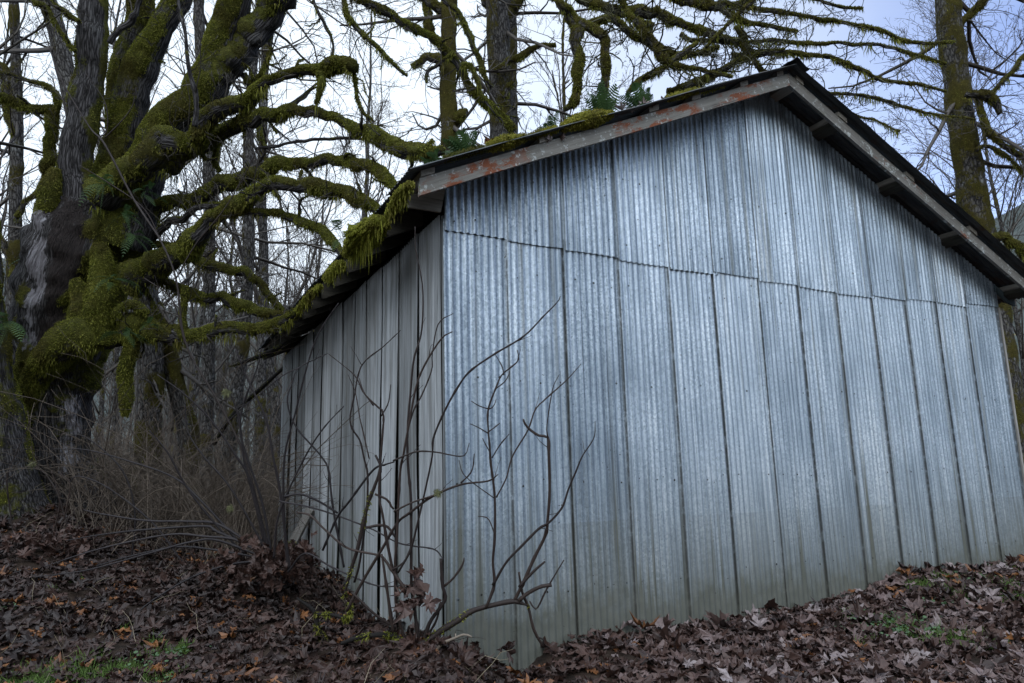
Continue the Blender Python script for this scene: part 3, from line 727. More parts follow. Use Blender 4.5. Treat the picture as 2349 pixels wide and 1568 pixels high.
def hero_limb(pts, d, moss=.9, up=.45, fur=8500, hang=0, k=16, lump=.2, seed=1, side_moss=None, furlen=.024, twigs=True, hanglen=.08):
    pts = [(u, v, r * (.88 if r > 24 else .72)) for u, v, r in pts]; hang = int(hang * 1.5); lump = lump if np.median([p[2] for p in pts]) < 24 else .1
    mb = MB(); q = limb_mesh(mb, path(pts, d), k, lump, moss, (0, 0, 1), up, fur, furlen, hang, hanglen, seed=seed, step=.45 if np.median([p[2] for p in pts]) > 20 else .8, side_moss=side_moss, wob=1.2 if np.median([p[2] for p in pts]) < 24 else .25)
    if twigs and moss > .6:
        b, r = as_batch(q, 14); L_ = np.linalg.norm(np.diff(q[:, :3], axis=0), axis=1).sum()
        sp, sr = grow(b, np.minimum(r * .45, .028), max(2, int(L_ * 1.5)), (35, 95), 0, 7, .3, up=.12, t0=.12, rr=1.0, lenabs=.55)
        for pp, rr_ in zip(sp, sr): limb_mesh(mb, np.concatenate([pp, np.maximum(rr_, .006)[:, None]], 1), 7, .35, .75, (0, 0, 1), .5, 7000, .022, 40, .05, seed=seed + 7, step=1.2)
        crown(mb, sp, sr * .5, [dict(per=3, ang=(25, 70), ratio=.6, n=5, wig=.25, up=.1, t0=.3, rr=.6), dict(per=3, ang=(25, 60), ratio=.5, n=4, wig=.2)], rmin=.0024, mi=2)
    mb.build('limb', BARK, maple)
    if twigs: twq.append(q)
    return q
edge_moss = lambda c: (lambda v, N: .9 * np.clip(np.abs(N @ np.array([.87, -.46, 0])) - .62, 0, 1) * 2.6 - c)
hero_limb([(172, 580, 62), (174, 470, 52), (174, 400, 43), (183, 315, 39), (195, 235, 38), (208, 168, 36), (213, 67, 35), (216, 0, 33), (222, -130, 28)], 10.2, .08, .0, 3000, k=26, lump=.05, seed=21, side_moss=edge_moss(.05))
hero_limb([(262, 470, 60), (268, 386, 44), (290, 302, 42), (299, 242, 42), (312, 188, 38), (336, 134, 35), (362, 84, 31), (389, 34, 30), (406, 0, 30), (440, -90, 25)], 10.7, .95, .1, k=20, seed=22, side_moss=lambda v, N: -.9 * np.clip(N @ np.array([.8, -.3, -.5]) - .45, 0, 1) * 2)
hero_limb([(280, 290, 32), (275, 215, 28), (285, 151, 28), (302, 100, 30), (319, 50, 28), (322, 0, 27), (330, -100, 24)], 11.1, .85, .1, k=18, seed=23)
hero_limb([(270, 560, 80), (300, 470, 66), (319, 419, 54), (369, 319, 46), (419, 255, 47), (470, 201, 48), (500, 148, 42), (513, 84, 36), (533, 34, 35), (543, 0, 33), (565, -100, 28)], [10.4, 10.4, 10.4, 10.4, 10.3, 10.3, 10.3, 10.3, 10.3, 10.3, 10.3], .95, .2, k=22, seed=24, side_moss=lambda v, N: -1.2 * np.clip(N @ np.array([.7, -.3, -.6]) - .5, 0, 1) * 2)
hero_limb([(480, 200, 36), (520, 150, 36), (550, 108, 36), (584, 67, 35), (610, 27, 33), (631, 0, 31), (690, -80, 26), (760, -70, 16), (823, 0, 9), (884, 30, 10), (944, 64, 10), (991, 97, 9), (1031, 134, 10), (1058, 164, 10), (1075, 198, 9), (1105, 228, 8), (1145, 262, 7), (1180, 300, 5)],
          [10.3] * 6 + [10.2, 10, 9.8, 9.8, 9.8, 9.8, 9.8, 9.8, 9.8, 9.8, 9.8, 9.8], .9, .3, k=20, seed=25, hang=60, side_moss=lambda v, N: -.8 * np.clip(N @ np.array([.7, -.3, -.6]) - .55, 0, 1) * 2)
hero_limb([(240, 455, 46), (300, 400, 38), (352, 366, 33), (413, 329, 27), (446, 295, 25), (520, 245, 21), (577, 208, 16), (637, 186, 12), (681, 169, 12), (721, 158, 14), (783, 148, 15), (808, 156, 15)], (10.0, 8.6), .95, seed=26, hang=160)
hero_limb([(735, 165, 9), (742, 190, 10), (735, 215, 8), (725, 240, 4)], 8.7, 1.1, .1, seed=27, hang=500, hanglen=.2, twigs=False)
hero_limb([(390, 380, 28), (430, 345, 24), (503, 302, 24), (554, 285, 18), (637, 268, 17), (721, 259, 14), (783, 277, 13), (843, 302, 16), (894, 325, 21), (934, 348, 23), (975, 352, 18), (1012, 348, 10)], (10.3, 7.3), .95, seed=28, hang=200)
hero_limb([(935, 350, 16), (958, 345, 11), (980, 335, 6), (995, 322, 2)], 7.4, 1.0, seed=29, hang=260, twigs=False)
hero_limb([(330, 500, 30), (386, 463, 20), (436, 453, 19), (503, 433, 22), (570, 416, 20), (637, 393, 18), (704, 376, 15), (783, 369, 14), (833, 376, 13), (867, 392, 13), (894, 416, 11), (915, 440, 7)], (10.6, 7.6), 1.0, seed=30, hang=60)
hero_limb([(290, 650, 52), (340, 622, 34), (386, 598, 26), (429, 568, 25), (470, 530, 22), (503, 490, 20), (554, 460, 20), (604, 433, 17), (654, 426, 17), (721, 433, 17), (783, 450, 18), (830, 465, 16), (862, 484, 11), (880, 510, 5)], (10.0, 7.8), 1.0, seed=31, hang=90)
hero_limb([(350, 545, 14), (379, 517, 11), (470, 480, 10), (537, 460, 9), (620, 436, 7), (690, 425, 4)], (10.6, 8.8), .35, .5, seed=32)
hero_limb([(530, 495, 7), (560, 488, 9), (620, 487, 10), (688, 505, 13), (738, 530, 14), (754, 553, 13), (783, 588, 10), (795, 610, 5)], (9.2, 8.2), .9, seed=33, hang=80)
hero_limb([(330, 560, 14), (362, 560, 10), (403, 570, 10), (436, 590, 12), (503, 610, 14), (554, 623, 13), (587, 647, 11), (620, 684, 9), (652, 718, 6)], (10.6, 10.2), .95, seed=34, hang=120)
hero_limb([(310, 640, 14), (352, 643, 10), (403, 657, 12), (453, 674, 14), (503, 684, 15), (554, 700, 16), (620, 721, 12), (676, 726, 6)], (10.2, 9.8), .9, seed=35, hang=150)
hero_limb([(200, 780, 40), (235, 778, 28), (302, 761, 32), (352, 771, 26), (403, 771, 21), (453, 771, 17), (503, 764, 18), (570, 761, 16), (637, 741, 13), (676, 722, 6)], (9.9, 9.6), .9, seed=36, hang=220)
hero_limb([(300, 770, 22), (297, 805, 20), (295, 845, 18), (296, 895, 16), (290, 925, 12), (287, 946, 7), (286, 956, 2)], 9.85, 1.1, .0, seed=37, furlen=.03, twigs=False)
hero_limb([(262, 725, 12), (280, 702, 11), (310, 700, 14), (332, 712, 9), (340, 722, 4)], 9.7, 1.1, seed=38, hang=100, twigs=False)
hero_limb([(330, 660, 6), (345, 690, 7), (362, 720, 7), (372, 745, 5)], 10.1, 1.0, seed=39, twigs=False)
hero_limb([(425, 655, 6), (424, 690, 8), (418, 730, 9), (425, 765, 8)], 9.7, 1.1, .1, seed=40, hang=300, twigs=False)
hero_limb([(118, 480, 14), (108, 440, 14), (112, 350, 15), (117, 270, 15), (122, 245, 13)], 10.6, 1.1, .0, seed=41, twigs=False)
hero_limb([(122, 250, 12), (95, 256, 12), (60, 250, 11), (30, 232, 11), (-20, 222, 9)], 10.6, 1.0, .3, seed=42, hang=60)
hero_limb([(120, 260, 10), (132, 225, 9), (110, 197, 8), (70, 185, 5), (30, 172, 4), (-20, 165, 3)], 10.6, .95, seed=43, hang=60)
hero_limb([(60, -10, 6), (85, 8, 7), (110, 20, 6), (134, 67, 6), (155, 95, 5), (172, 118, 4)], 9.9, .9, seed=44)
hero_limb([(90, -15, 6), (120, 12, 7), (147, 27, 7), (180, 52, 6)], 9.9, .9, seed=45)
hero_limb([(250, 100, 9), (275, 70, 10), (300, 40, 10), (320, 5, 9), (340, -40, 8)], 9.6, .25, .6, seed=46)
hero_limb([(446, 290, 9), (450, 240, 8), (440, 180, 7), (425, 100, 5.5), (412, 0, 5), (405, -60, 4)], 8.9, .3, .5, fur=2000, seed=47)
hero_limb([(420, 280, 9), (380, 330, 9), (345, 365, 10)], 10.9, .3, .5, fur=0, seed=48, twigs=False)
hero_limb([(588, 342, 4), (640, 333, 5), (720, 323, 5), (783, 321, 5), (840, 320, 4)], 8.8, .1, .2, fur=0, seed=49, twigs=False)
hero_limb([(620, 260, 4), (680, 230, 5), (735, 190, 4), (760, 165, 3)], 9.4, .1, .2, fur=0, seed=50, twigs=False)
hero_limb([(783, -20, 6), (790, 20, 7), (823, 67, 7), (867, 110, 6), (900, 144, 5), (934, 175, 3)], 9.4, .9, seed=51, hang=80)
hero_limb([(800, 155, 4), (813, 175, 5), (817, 218, 5), (833, 258, 5), (857, 280, 3)], 8.7, 1.0, seed=52, hang=160)
hero_limb([(1058, 150, 6), (1080, 152, 6), (1092, 180, 6), (1105, 215, 6), (1135, 255, 5), (1160, 285, 3)], 9.7, .95, seed=53, hang=150)
hero_limb([(1040, 120, 5), (1015, 145, 5), (985, 165, 5), (978, 190, 4)], 9.7, .9, seed=54, hang=120)
hero_limb([(1000, -40, 8), (1014, 0, 8), (1045, 34, 8), (1068, 80, 8), (1095, 134, 7), (1110, 170, 6), (1128, 200, 4)], 10.2, .85, seed=55, hang=120)
hero_limb([(720, -30, 5), (725, 20, 5), (745, 60, 5), (760, 100, 4), (752, 150, 3)], 9.4, .8, seed=56, hang=120)
hero_limb([(560, 170, 8), (566, 190, 9), (585, 185, 7), (610, 150, 5), (625, 110, 4)], 10.4, .9, seed=57, hang=120)
hero_limb([(600, 260, 5), (595, 300, 6), (600, 330, 6), (620, 345, 3)], 10.2, .9, seed=58, hang=200, twigs=False)
hero_limb([(500, 330, 7), (495, 370, 7), (505, 395, 5)], 10.0, 1.0, seed=59, hang=200, twigs=False)
mb = MB()
for q in twq:
    L_ = np.linalg.norm(np.diff(q[:, :3], axis=0), axis=1).sum()
    b, r = as_batch(q, 10); r = np.minimum(r, .03)
    crown(mb, b, r, [dict(per=max(3, int(L_ * 5)), ang=(35, 95), ratio=0, lenabs=.8, n=6, wig=.22, up=.12, t0=.15, rr=.32), dict(per=4, ang=(25, 60), ratio=.5, n=5, wig=.22, up=.08), dict(per=2, ang=(25, 60), ratio=.5, n=4, wig=.2)], rmin=.0025)
mb.build('twigs', MAT['twig_bark'], maple)

# second trunk cut by the left edge of the view
t4 = path([(-70, 500, 50), (-55, 700, 54), (-40, 860, 58), (-30, 960, 66), (-25, 1060, 80), (-20, 1130, 96), (-15, 1200, 112)], 9.3)
o = thing('mossy_maple', tuple(t4[-1][:3]), 'trunk flare with patchy green moss at the left edge of the photo', 'tree')
mb = MB(); limb_mesh(mb, t4, 28, .12, .62, (0, 0, 1), .1, fur=6000, furlen=.024, seed=61, step=.25); mb.build('trunk', BARK, o)  # moss cover cut back: dark bark stands in for shade from trees overhead
mb = MB(); top = np.array([*t4[0]]); up4 = np.array([[*(top[:3]), top[3] * .9], [*(top[:3] + [-.2, .3, 2]), top[3] * .7], [*(top[:3] + [-.9, .5, 5]), top[3] * .4]])
limb_mesh(mb, up4, 14, .1, .8, seed=62); b, r = as_batch(up4, 8)
crown(mb, b, r * .3, [dict(per=8, ang=(40, 80), ratio=.5, n=6, wig=.2, up=.1), dict(per=5, ang=(30, 60), ratio=.5, n=5, wig=.2)], mi=2); mb.build('crown', BARK, o)

# ------------------------------------------------ other trees traced one by one
FAR = [MAT['far_bark'], MAT['moss_fur'], MAT['far_twig'], MAT['mossy_twig']]
def traced(label, trunk, d, limbs=(), moss=.3, fur=0, levels=None, group=None, seed=70, k=12, name='bare_tree', up=.1, top_h=5.0, mdir=(0, 0, 1), lv_side=None, furlen=.03, limb_moss=.8, rs_=1.0, lvmi=2):
    t = ext_to_ground(path(trunk, d))
    o = thing(name, tuple(t[-1][:3]), label, 'tree', group)
    mb = MB(); limb_mesh(mb, t, k, .07, moss, mdir, up, fur=fur, furlen=furlen, seed=seed, step=.5, nb=.5); mb.build('trunk', FAR, o)
    mb = MB(); tp = t[0]; dr = nrm((t[0, :3] - t[1, :3])[None])[0]
    lead = np.array([[*tp], [*(tp[:3] + dr * top_h * .5), tp[3] * .6], [*(tp[:3] + dr * top_h + rng.normal(size=3) * .4), tp[3] * .2]])
    limb_mesh(mb, lead, 8, .06, moss, seed=seed + 1)
    b, r = as_batch(np.concatenate([lead[::-1], t[1:-1]]), 12)
    lv = levels or [dict(per=14, ang=(35, 75), ratio=.28, n=6, wig=.16, up=.25, t0=.0, t1=.7, rr=.4), dict(per=6, ang=(25, 60), ratio=.5, n=5, wig=.2, up=.12), dict(per=5, ang=(25, 55), ratio=.5, n=4, wig=.2, up=.05)]
    crown(mb, b, np.minimum(r, .16), lv, rmin=.004, mi=2)
    mb.build('crown', FAR, o)
    for i, (pts, dd) in enumerate(limbs):
        mb = MB(); q = limb_mesh(mb, path([(u, v, r * rs_) for u, v, r in pts], dd), 10, .34, limb_moss, (0, 0, 1), .4, fur=5200, furlen=.03, hang=150, hanglen=.09, seed=seed + 5 + i, wob=1.2)
        b, r = as_batch(q, 10); L_ = np.linalg.norm(np.diff(q[:, :3], axis=0), axis=1).sum()
        crown(mb, b, np.minimum(r, .04), lv_side or [dict(per=max(4, int(L_ * 3.5)), ang=(35, 85), ratio=0, lenabs=.9, n=6, wig=.24, up=.15, t0=.1, rr=.4), dict(per=4, ang=(25, 60), ratio=.5, n=4, wig=.24, up=.08), dict(per=2, ang=(25, 60), ratio=.45, n=3, wig=.2)], rmin=.0035, mi=lvmi)
        mb.build('limb', FAR, o)
    return o
traced('grey leaning trunk behind the upper left of the big mossy maple', [(95, -60, 16), (105, -20, 17), (118, 30, 19), (134, 84, 20), (147, 150, 20), (165, 220, 21), (180, 300, 22), (190, 400, 23)], 14.5, moss=.25, seed=71)
traced('dark slim trunk at the far left with dangling mossy branches', [(30, -40, 9), (35, 100, 10), (40, 300, 12), (36, 450, 13), (34, 600, 14), (30, 750, 15)], 16, [([(38, 320, 8), (18, 270, 11), (0, 195, 13), (-30, 120, 12)], 16), ([(36, 500, 5), (80, 440, 5), (110, 390, 5)], 15.5), ([(35, 640, 6), (10, 560, 6), (-20, 500, 5)], 15)], moss=.4, seed=75)
traced('straight pale lichen-spotted trunk between the mossy arms of the maple', [(452, -60, 11), (455, -10, 11), (458, 60, 12), (465, 200, 12), (478, 350, 13), (480, 530, 13), (480, 700, 13), (478, 870, 14), (474, 1010, 15)], 18, moss=.25, seed=80, group=None)
traced('slender pale trunk with a slight kink, right of the straight pale one', [(640, -60, 8), (628, 0, 9), (617, 84, 10), (607, 168, 9), (604, 300, 9), (600, 390, 9), (602, 500, 10), (606, 640, 10)], 20, moss=.25, seed=84)
traced('grey lichen-blotched trunk that bends left at its foot near the shed corner', [(590, 80, 8), (580, 170, 9), (575, 250, 10), (570, 335, 11), (570, 530, 13), (568, 640, 13), (560, 760, 14), (548, 860, 15), (532, 970, 16), (525, 1040, 17)], 17, moss=.35, seed=88)
traced('thick dark trunk draped in moss just right of the big maple', [(330, 640, 22), (335, 720, 25), (345, 790, 28), (345, 850, 28), (341, 950, 28), (338, 1050, 31)], 13.5, moss=.5, seed=92, top_h=3.5, fur=400)
traced('leaning trunk with a fringe of moss down its right side, behind the brush', [(350, 700, 18), (372, 770, 20), (390, 830, 20), (405, 890, 20), (420, 950, 20), (432, 1010, 22)], 13.8, moss=.35, seed=96, top_h=4, fur=600, mdir=(.89, -.44, 0), up=.55)
traced('slim trunk clothed in yellow-green moss behind the left roof slope', [(1036, -60, 16), (1031, 0, 17), (1029, 100, 16), (1028, 200, 17), (1031, 320, 18), (1034, 420, 18)], 17, [([(1025, 30, 10), (1005, 15, 10), (975, -10, 9), (940, -50, 8)], 17), ([(1020, 110, 9), (985, 60, 9), (972, 0, 9), (962, -60, 8)], 17), ([(1015, 140, 12), (990, 130, 9), (965, 140, 6), (945, 155, 4)], 16.6), ([(1040, 280, 10), (1062, 265, 9), (1070, 258, 5)], 17)], moss=.75, fur=500, seed=100)
traced('stout grey trunk with mossy streaks behind the roof moss and ferns', [(1135, -80, 27), (1140, 0, 27), (1144, 100, 26), (1148, 200, 26), (1150, 320, 26), (1152, 420, 27)], 19,
       [([(1135, 165, 7), (1169, 144, 7), (1202, 124, 7), (1236, 111, 5), (1276, 104, 4)], 18.5), ([(1150, 40, 10), (1120, 10, 9), (1090, -40, 8)], 19), ([(1145, 60, 10), (1175, 20, 9), (1210, -30, 8)], 19), ([(1160, 225, 8), (1172, 198, 6), (1178, 190, 4)], 18.7)], moss=.38, fur=200, seed=106)
rt = traced('tall dark mossy trunk beyond the right roof slope', [(2165, -90, 23), (2173, 0, 24), (2183, 100, 27), (2193, 168, 26), (2203, 268, 28), (2220, 369, 28), (2230, 436, 30), (2242, 526, 32), (2262, 620, 33)], 15.5,
       [([(2192, 80, 6), (2200, 67, 7), (2223, 44, 7), (2253, 0, 6), (2280, -50, 5)], 15.4), ([(2215, 215, 8), (2240, 222, 9), (2266, 228, 9), (2285, 245, 8), (2295, 262, 6)], 15), ([(2247, 225, 6), (2250, 250, 6), (2258, 285, 6), (2281, 319, 6), (2321, 345, 6), (2360, 372, 5)], 15), ([(2268, 225, 4), (2300, 185, 4), (2349, 130, 4), (2400, 80, 3)], 15), ([(2262, 556, 9), (2280, 548, 9), (2303, 547, 9), (2332, 561, 8), (2350, 590, 7), (2380, 640, 5)], 15.2), ([(2240, 345, 5), (2260, 335, 4), (2300, 350, 4), (2349, 400, 3)], 15)],
       moss=.62, fur=500, seed=114, k=18, lv_side=[dict(per=14, ang=(30, 80), ratio=0, lenabs=1.5, n=7, wig=.2, up=-.02, t0=.1, rr=.3), dict(per=5, ang=(25, 60), ratio=.5, n=5, wig=.22), dict(per=3, ang=(25, 60), ratio=.5, n=4, wig=.2)])
# mossy maple behind the shed whose upper limbs arch over the roof
OV = [([(1150, -150, 20), (1200, -190, 16), (1250, -90, 12), (1273, 0, 11), (1306, 30, 14), (1326, 54, 17), (1323, 87, 16), (1330, 134, 12), (1323, 175, 11), (1323, 215, 10), (1313, 242, 8), (1296, 255, 4)], [18, 15, 12.2, 11, 11, 11, 11, 11, 11, 11, 11, 11]),
      ([(1326, 54, 13), (1345, 60, 13), (1380, 87, 13), (1387, 128, 12), (1390, 158, 10), (1392, 190, 9), (1388, 220, 5)], 11),
      ([(1250, -90, 12), (1300, -60, 11), (1336, 0, 9), (1380, 12, 11), (1420, 27, 13), (1470, 34, 16), (1520, 40, 14), (1566, 57, 10), (1620, 75, 8), (1690, 95, 6)], 11.5),
      ([(1335, 60, 10), (1405, 50, 11), (1440, 75, 9), (1500, 100, 11), (1550, 125, 11), (1600, 120, 7), (1650, 110, 5)], 11.3),
      ([(1455, 45, 10), (1490, 90, 10), (1520, 130, 12), (1545, 150, 10), (1600, 160, 6), (1680, 178, 4)], 11),
      ([(1440, 215, 6), (1470, 185, 9), (1504, 160, 9), (1545, 138, 7), (1600, 100, 5)], 11),
      ([(1530, 210, 8), (1580, 197, 11), (1620, 183, 10), (1660, 158, 9), (1700, 138, 8), (1750, 122, 7), (1800, 116, 5)], 11.5),
      ([(1480, -60, 10), (1540, -10, 13), (1600, 3, 14), (1640, 15, 12), (1677, 13, 8), (1754, 27, 6), (1855, 40, 5), (1901, 47, 5), (1962, 55, 4.5), (2016, 67, 5), (2062, 90, 4.5), (2116, 100, 4), (2190, 98, 3)], 12),
      ([(1560, 80, 7), (1600, 97, 6), (1734, 97, 5), (1868, 100, 5), (1935, 99, 4.5), (2036, 107, 4.5), (2090, 124, 4), (2170, 148, 3)], 12),
      ([(1680, 130, 8), (1767, 124, 7), (1821, 121, 7), (1868, 127, 6), (1928, 144, 6), (1969, 161, 6), (2029, 184, 5), (2103, 195, 4), (2170, 211, 3)], 12),
      ([(1800, 190, 5), (1895, 215, 4.5), (1969, 218, 4.5), (2036, 232, 4), (2090, 252, 4), (2157, 265, 3), (2237, 275, 2)], 12),
      ([(1690, 60, 8), (1705, 85, 8), (1712, 120, 7), (1740, 155, 7), (1760, 175, 5)], 11.5),
      ([(1760, -40, 7), (1720, 10, 6), (1670, 60, 5), (1620, 110, 4)], 11), ([(1900, 230, 3), (1960, 265, 3), (2010, 280, 2.5), (2065, 302, 2)], 12),
      ([(1560, -60, 9), (1610, 0, 9), (1660, 28, 8), (1700, 50, 7), (1760, 60, 5), (1830, 75, 4)], 12), ([(1600, 60, 7), (1640, 85, 7), (1690, 100, 6), (1740, 130, 5)], 11.6),
      ([(1405, -60, 8), (1420, -10, 9), (1450, 40, 8), (1500, 60, 6)], 11.3), ([(1680, 15, 7), (1740, -10, 6), (1820, -20, 5), (1900, 10, 4), (1980, 20, 3)], 12)]
ov = traced('mossy maple whose upper limbs arch over the shed roof and spread to the right', [(1165, -260, 24), (1172, -120, 26), (1165, 30, 20), (1163, 200, 22), (1163, 320, 24), (1163, 420, 25)], 20.5, OV, moss=.45, seed=130, name='mossy_maple', rs_=.8, lvmi=3,
       lv_side=[dict(per=15, ang=(30, 85), ratio=0, lenabs=.85, n=7, wig=.3, up=.14, t0=.06, rr=.42), dict(per=6, ang=(30, 75), ratio=.42, n=5, wig=.3, up=.1), dict(per=3, ang=(30, 75), ratio=.4, n=4, wig=.28, up=.1)])
# ------------------------------------------------ bare trees filling the wood behind
def bare_tree(seed, h, r, nl, spread):
    rs = np.random.default_rng(seed); global rng
    n = 12; t = np.linspace(0, 1, n)
    Pt = np.stack([np.cumsum(rs.normal(size=n)) * .10, np.cumsum(rs.normal(size=n)) * .10, t * h], -1); Pt[0] = 0
    R = r * (1 - .85 * t)
    tm = MB(); limb_mesh(tm, np.concatenate([Pt, R[:, None]], 1), 9, .05, .30, (0, 0, 1), .1, seed=seed, step=1.6)
    cm = MB(); keep = rng; rng = rs
    lead = Pt[None], R[None]
    a = grow(*lead, per=nl, ang=spread, ratio=.30, n=7, wig=.12, up=.35, t0=.22, t1=.98, rr=.5)
    tubes(cm, a[0], np.maximum(a[1], .006), 4, 0, rnd=rs.random(len(a[0])))
    b = grow(*a, per=6, ang=(25, 60), ratio=.48, n=5, wig=.16, up=.16, rr=.55); tubes(cm, b[0], np.maximum(b[1], .0055), 3, 0, rnd=rs.random(len(b[0])))
    c = grow(*b, per=5, ang=(25, 60), ratio=.5, n=4, wig=.18, up=.08, rr=.6); tubes(cm, c[0], np.maximum(c[1], .005), 3, 0, rnd=rs.random(len(c[0])))
    d = grow(*c, per=2, ang=(25, 60), ratio=.5, n=3, wig=.18, rr=.6); tubes(cm, d[0], np.maximum(d[1], .0045), 3, 0, rnd=rs.random(len(d[0])))
    rng = keep
    return tm.mesh('trunk'), cm.mesh('crown')
KINDS = [('tall straight bare tree with upswept twigs', 19, .17, 24, (30, 60)), ('bare tree forking low with wide spreading twigs', 15, .15, 22, (45, 85)), ('thin bare sapling in the wood', 11, .07, 20, (30, 65)), ('slim bare tree with a dense twiggy crown', 16, .11, 30, (30, 75))]
protos = []
for i, kd in enumerate(KINDS * 2):
    tm, cm = bare_tree(200 + i, kd[1] * (1 + .1 * (i > 3)), kd[2], kd[3], kd[4])
    for m in FAR: tm.materials.append(m)
    cm.materials.append(MAT['far_twig']); protos.append((tm, cm))
rf = np.random.default_rng(77)
spots = [(u, d) for u, d in [(-40, 26), (60, 19), (95, 30), (150, 22), (215, 34), (255, 24), (285, 40), (330, 19), (372, 28), (405, 45), (430, 22), (520, 26), (505, 38), (545, 32), (598, 40), (640, 25), (668, 33), (700, 21), (728, 44), (762, 28), (800, 36), (838, 23), (880, 31), (915, 42), (948, 26), (985, 35), (1080, 30), (1105, 44), (1215, 27), (1250, 38), (1292, 24), (1345, 33), (1400, 45), (1455, 28), (1500, 22), (1540, 37), (1600, 30), (1655, 42), (1720, 25), (1790, 40), (2010, 34), (2110, 30), (2290, 28), (2335, 21), (2400, 24), (20, 40), (340, 52), (470, 55), (620, 52), (560, 60), (690, 58), (780, 56), (870, 60), (1030, 58), (1180, 56)]]
LEFTSIDE = ['left of the big maple', 'between the limbs of the big maple', 'above the left eave of the shed', 'behind the roof ferns', 'behind the mossy limbs over the roof', 'at the right beyond the ridge']
for i, (u, d) in enumerate(spots):
    right = u > 1900
    k = int(rf.integers(0, 8)) if u < 1560 else (2 if u < 1900 else int(rf.choice([3, 7])))
    p = P(u, 1090, d); gz = float(ground(p[0], p[1]))
    kd = KINDS[k % 4]
    z = 0 if u < 130 else 1 if u < 640 else 2 if u < 1000 else 3 if u < 1260 else 4 if u < 1900 else 5
    o = thing('bare_tree', (p[0], p[1], gz - .15), f'{kd[0]} {LEFTSIDE[z]}', 'tree', f'{kd[0].replace("tree", "trees").replace("sapling", "saplings")} {LEFTSIDE[z]}')
    s = rf.uniform(.8, 1.15) * (1 if not right else .9) * (.55 if 1560 < u < 1900 else 1); o.scale = (s, s, s); o.rotation_euler = (rf.uniform(-.11, .11), rf.uniform(-.11, .11), rf.uniform(0, 6.28))
    for nm, me in zip(('trunk', 'crown'), protos[k]):
        c = bpy.data.objects.new(nm, me); COL.objects.link(c); c.parent = o

# the wood thins into one mass farther off
mb = MB(); rw = np.random.default_rng(31); n_ = 520
u_ = rw.uniform(-250, 2600, n_); d_ = rw.uniform(34, 85, n_); B = np.array([P(u, 1090, d) for u, d in zip(u_, d_)]); B[:, 2] = ground(B[:, 0], B[:, 1]) - .2
h = rw.uniform(6, 17, n_) * np.where(u_ > 1850, .45, 1); t = np.linspace(0, 1, 7)
Pt = B[:, None] + np.stack([np.cumsum(rw.normal(size=(n_, 7)) * .12, 1), np.cumsum(rw.normal(size=(n_, 7)) * .12, 1), t[None] * h[:, None]], -1); R = rw.uniform(.05, .15, n_)[:, None] * (1 - .85 * t)[None]
tubes(mb, Pt, R, 5, 0, rnd=rw.random(n_)); kk = rng; rng = rw
a = grow(Pt, R, 14, (25, 70), .3, 5, .16, up=.3, t0=.12, rr=.45); tubes(mb, a[0], np.maximum(a[1], .011), 3, 0, rnd=rw.random(len(a[0])))
b = grow(*a, 5, (25, 60), .5, 4, .2, up=.1, rr=.55); tubes(mb, b[0], np.maximum(b[1], .009), 3, 0, rnd=rw.random(len(b[0]))); rng = kk
tag(mb.build('distant_woods', MAT['far_twig']), 'distant bare winter wood filling the gaps between the nearer trees', 'woods', kind='stuff')

# ------------------------------------------------ undergrowth thicket (uncountable)
mb = MB(); rt_ = np.random.default_rng(5)
N_ = 9500
uu = rt_.uniform(-150, 632, N_); dd = 8.2 + 18 * rt_.random(N_) ** 1.1
B = np.array([P(u, 1100, d) for u, d in zip(uu, dd)]); ok = (B[:, 0] < -.5) | (B[:, 1] > 8.4); B = B[ok]; dd = dd[ok]; uu = uu[ok]
tb = np.array(maple.location); ok = np.hypot(B[:, 0] - tb[0], B[:, 1] - tb[1]) > .9
ok &= ~((uu < 210) & (dd < 10.6)) & ~((dd < 10.2) & (rt_.random(len(dd)) < .8)) & ~((uu < 330) & (dd < 9.8) & (rt_.random(len(dd)) < .6))
B = B[ok]; dd = dd[ok]; M_ = len(B)
B[:, 2] = ground(B[:, 0], B[:, 1]) - .03
h = rt_.uniform(.35, 1.75, M_) * (.55 + .6 * rt_.random(M_)) * np.clip(.6 + (dd - 8) * .11, .5, 1.9); az = rt_.uniform(0, 6.28, M_); lean = rt_.uniform(.05, .9, M_)
s = np.linspace(0, 1, 6)[None, :, None]
dirn = np.stack([np.cos(az) * lean, np.sin(az) * lean, np.ones(M_)], -1)[:, None]
sag = np.stack([np.cos(az), np.sin(az), -1.1 * np.ones(M_)], -1)[:, None] * (rt_.uniform(0, .55, M_)[:, None, None])
Pt = B[:, None] + (dirn * s + sag * s ** 2.2) * h[:, None, None] + rt_.normal(size=(M_, 6, 3)) * .018
R = rt_.uniform(.0022, .0068, M_)[:, None] * np.linspace(1, .35, 6)[None]
tubes(mb, Pt, R, 3, 0, rnd=rt_.random(M_) ** 1.5)
kk = rng; rng = rt_
c1 = grow(Pt, R, 2, (25, 75), .5, 4, .28, up=.1, t0=.3, rr=.6); tubes(mb, c1[0], np.maximum(c1[1], .0016), 3, 0, rnd=rt_.random(len(c1[0])))
rng = kk
n2 = 900; u2 = rt_.uniform(150, 615, n2); d2 = rt_.uniform(8.6, 17, n2); B2 = np.array([P(u, 1100, d) for u, d in zip(u2, d2)]); B2 = B2[(B2[:, 0] < -.5) | (B2[:, 1] > 8.4)]; n2 = len(B2)
B2[:, 2] = ground(B2[:, 0], B2[:, 1]) - .05; az2 = rt_.uniform(0, 6.28, n2); h2 = rt_.uniform(1.0, 3.0, n2); s2 = np.linspace(0, 1, 9)[None, :, None]
o2 = np.stack([np.cos(az2), np.sin(az2), 0 * az2], -1)[:, None] * rt_.uniform(.2, 1.1, n2)[:, None, None]
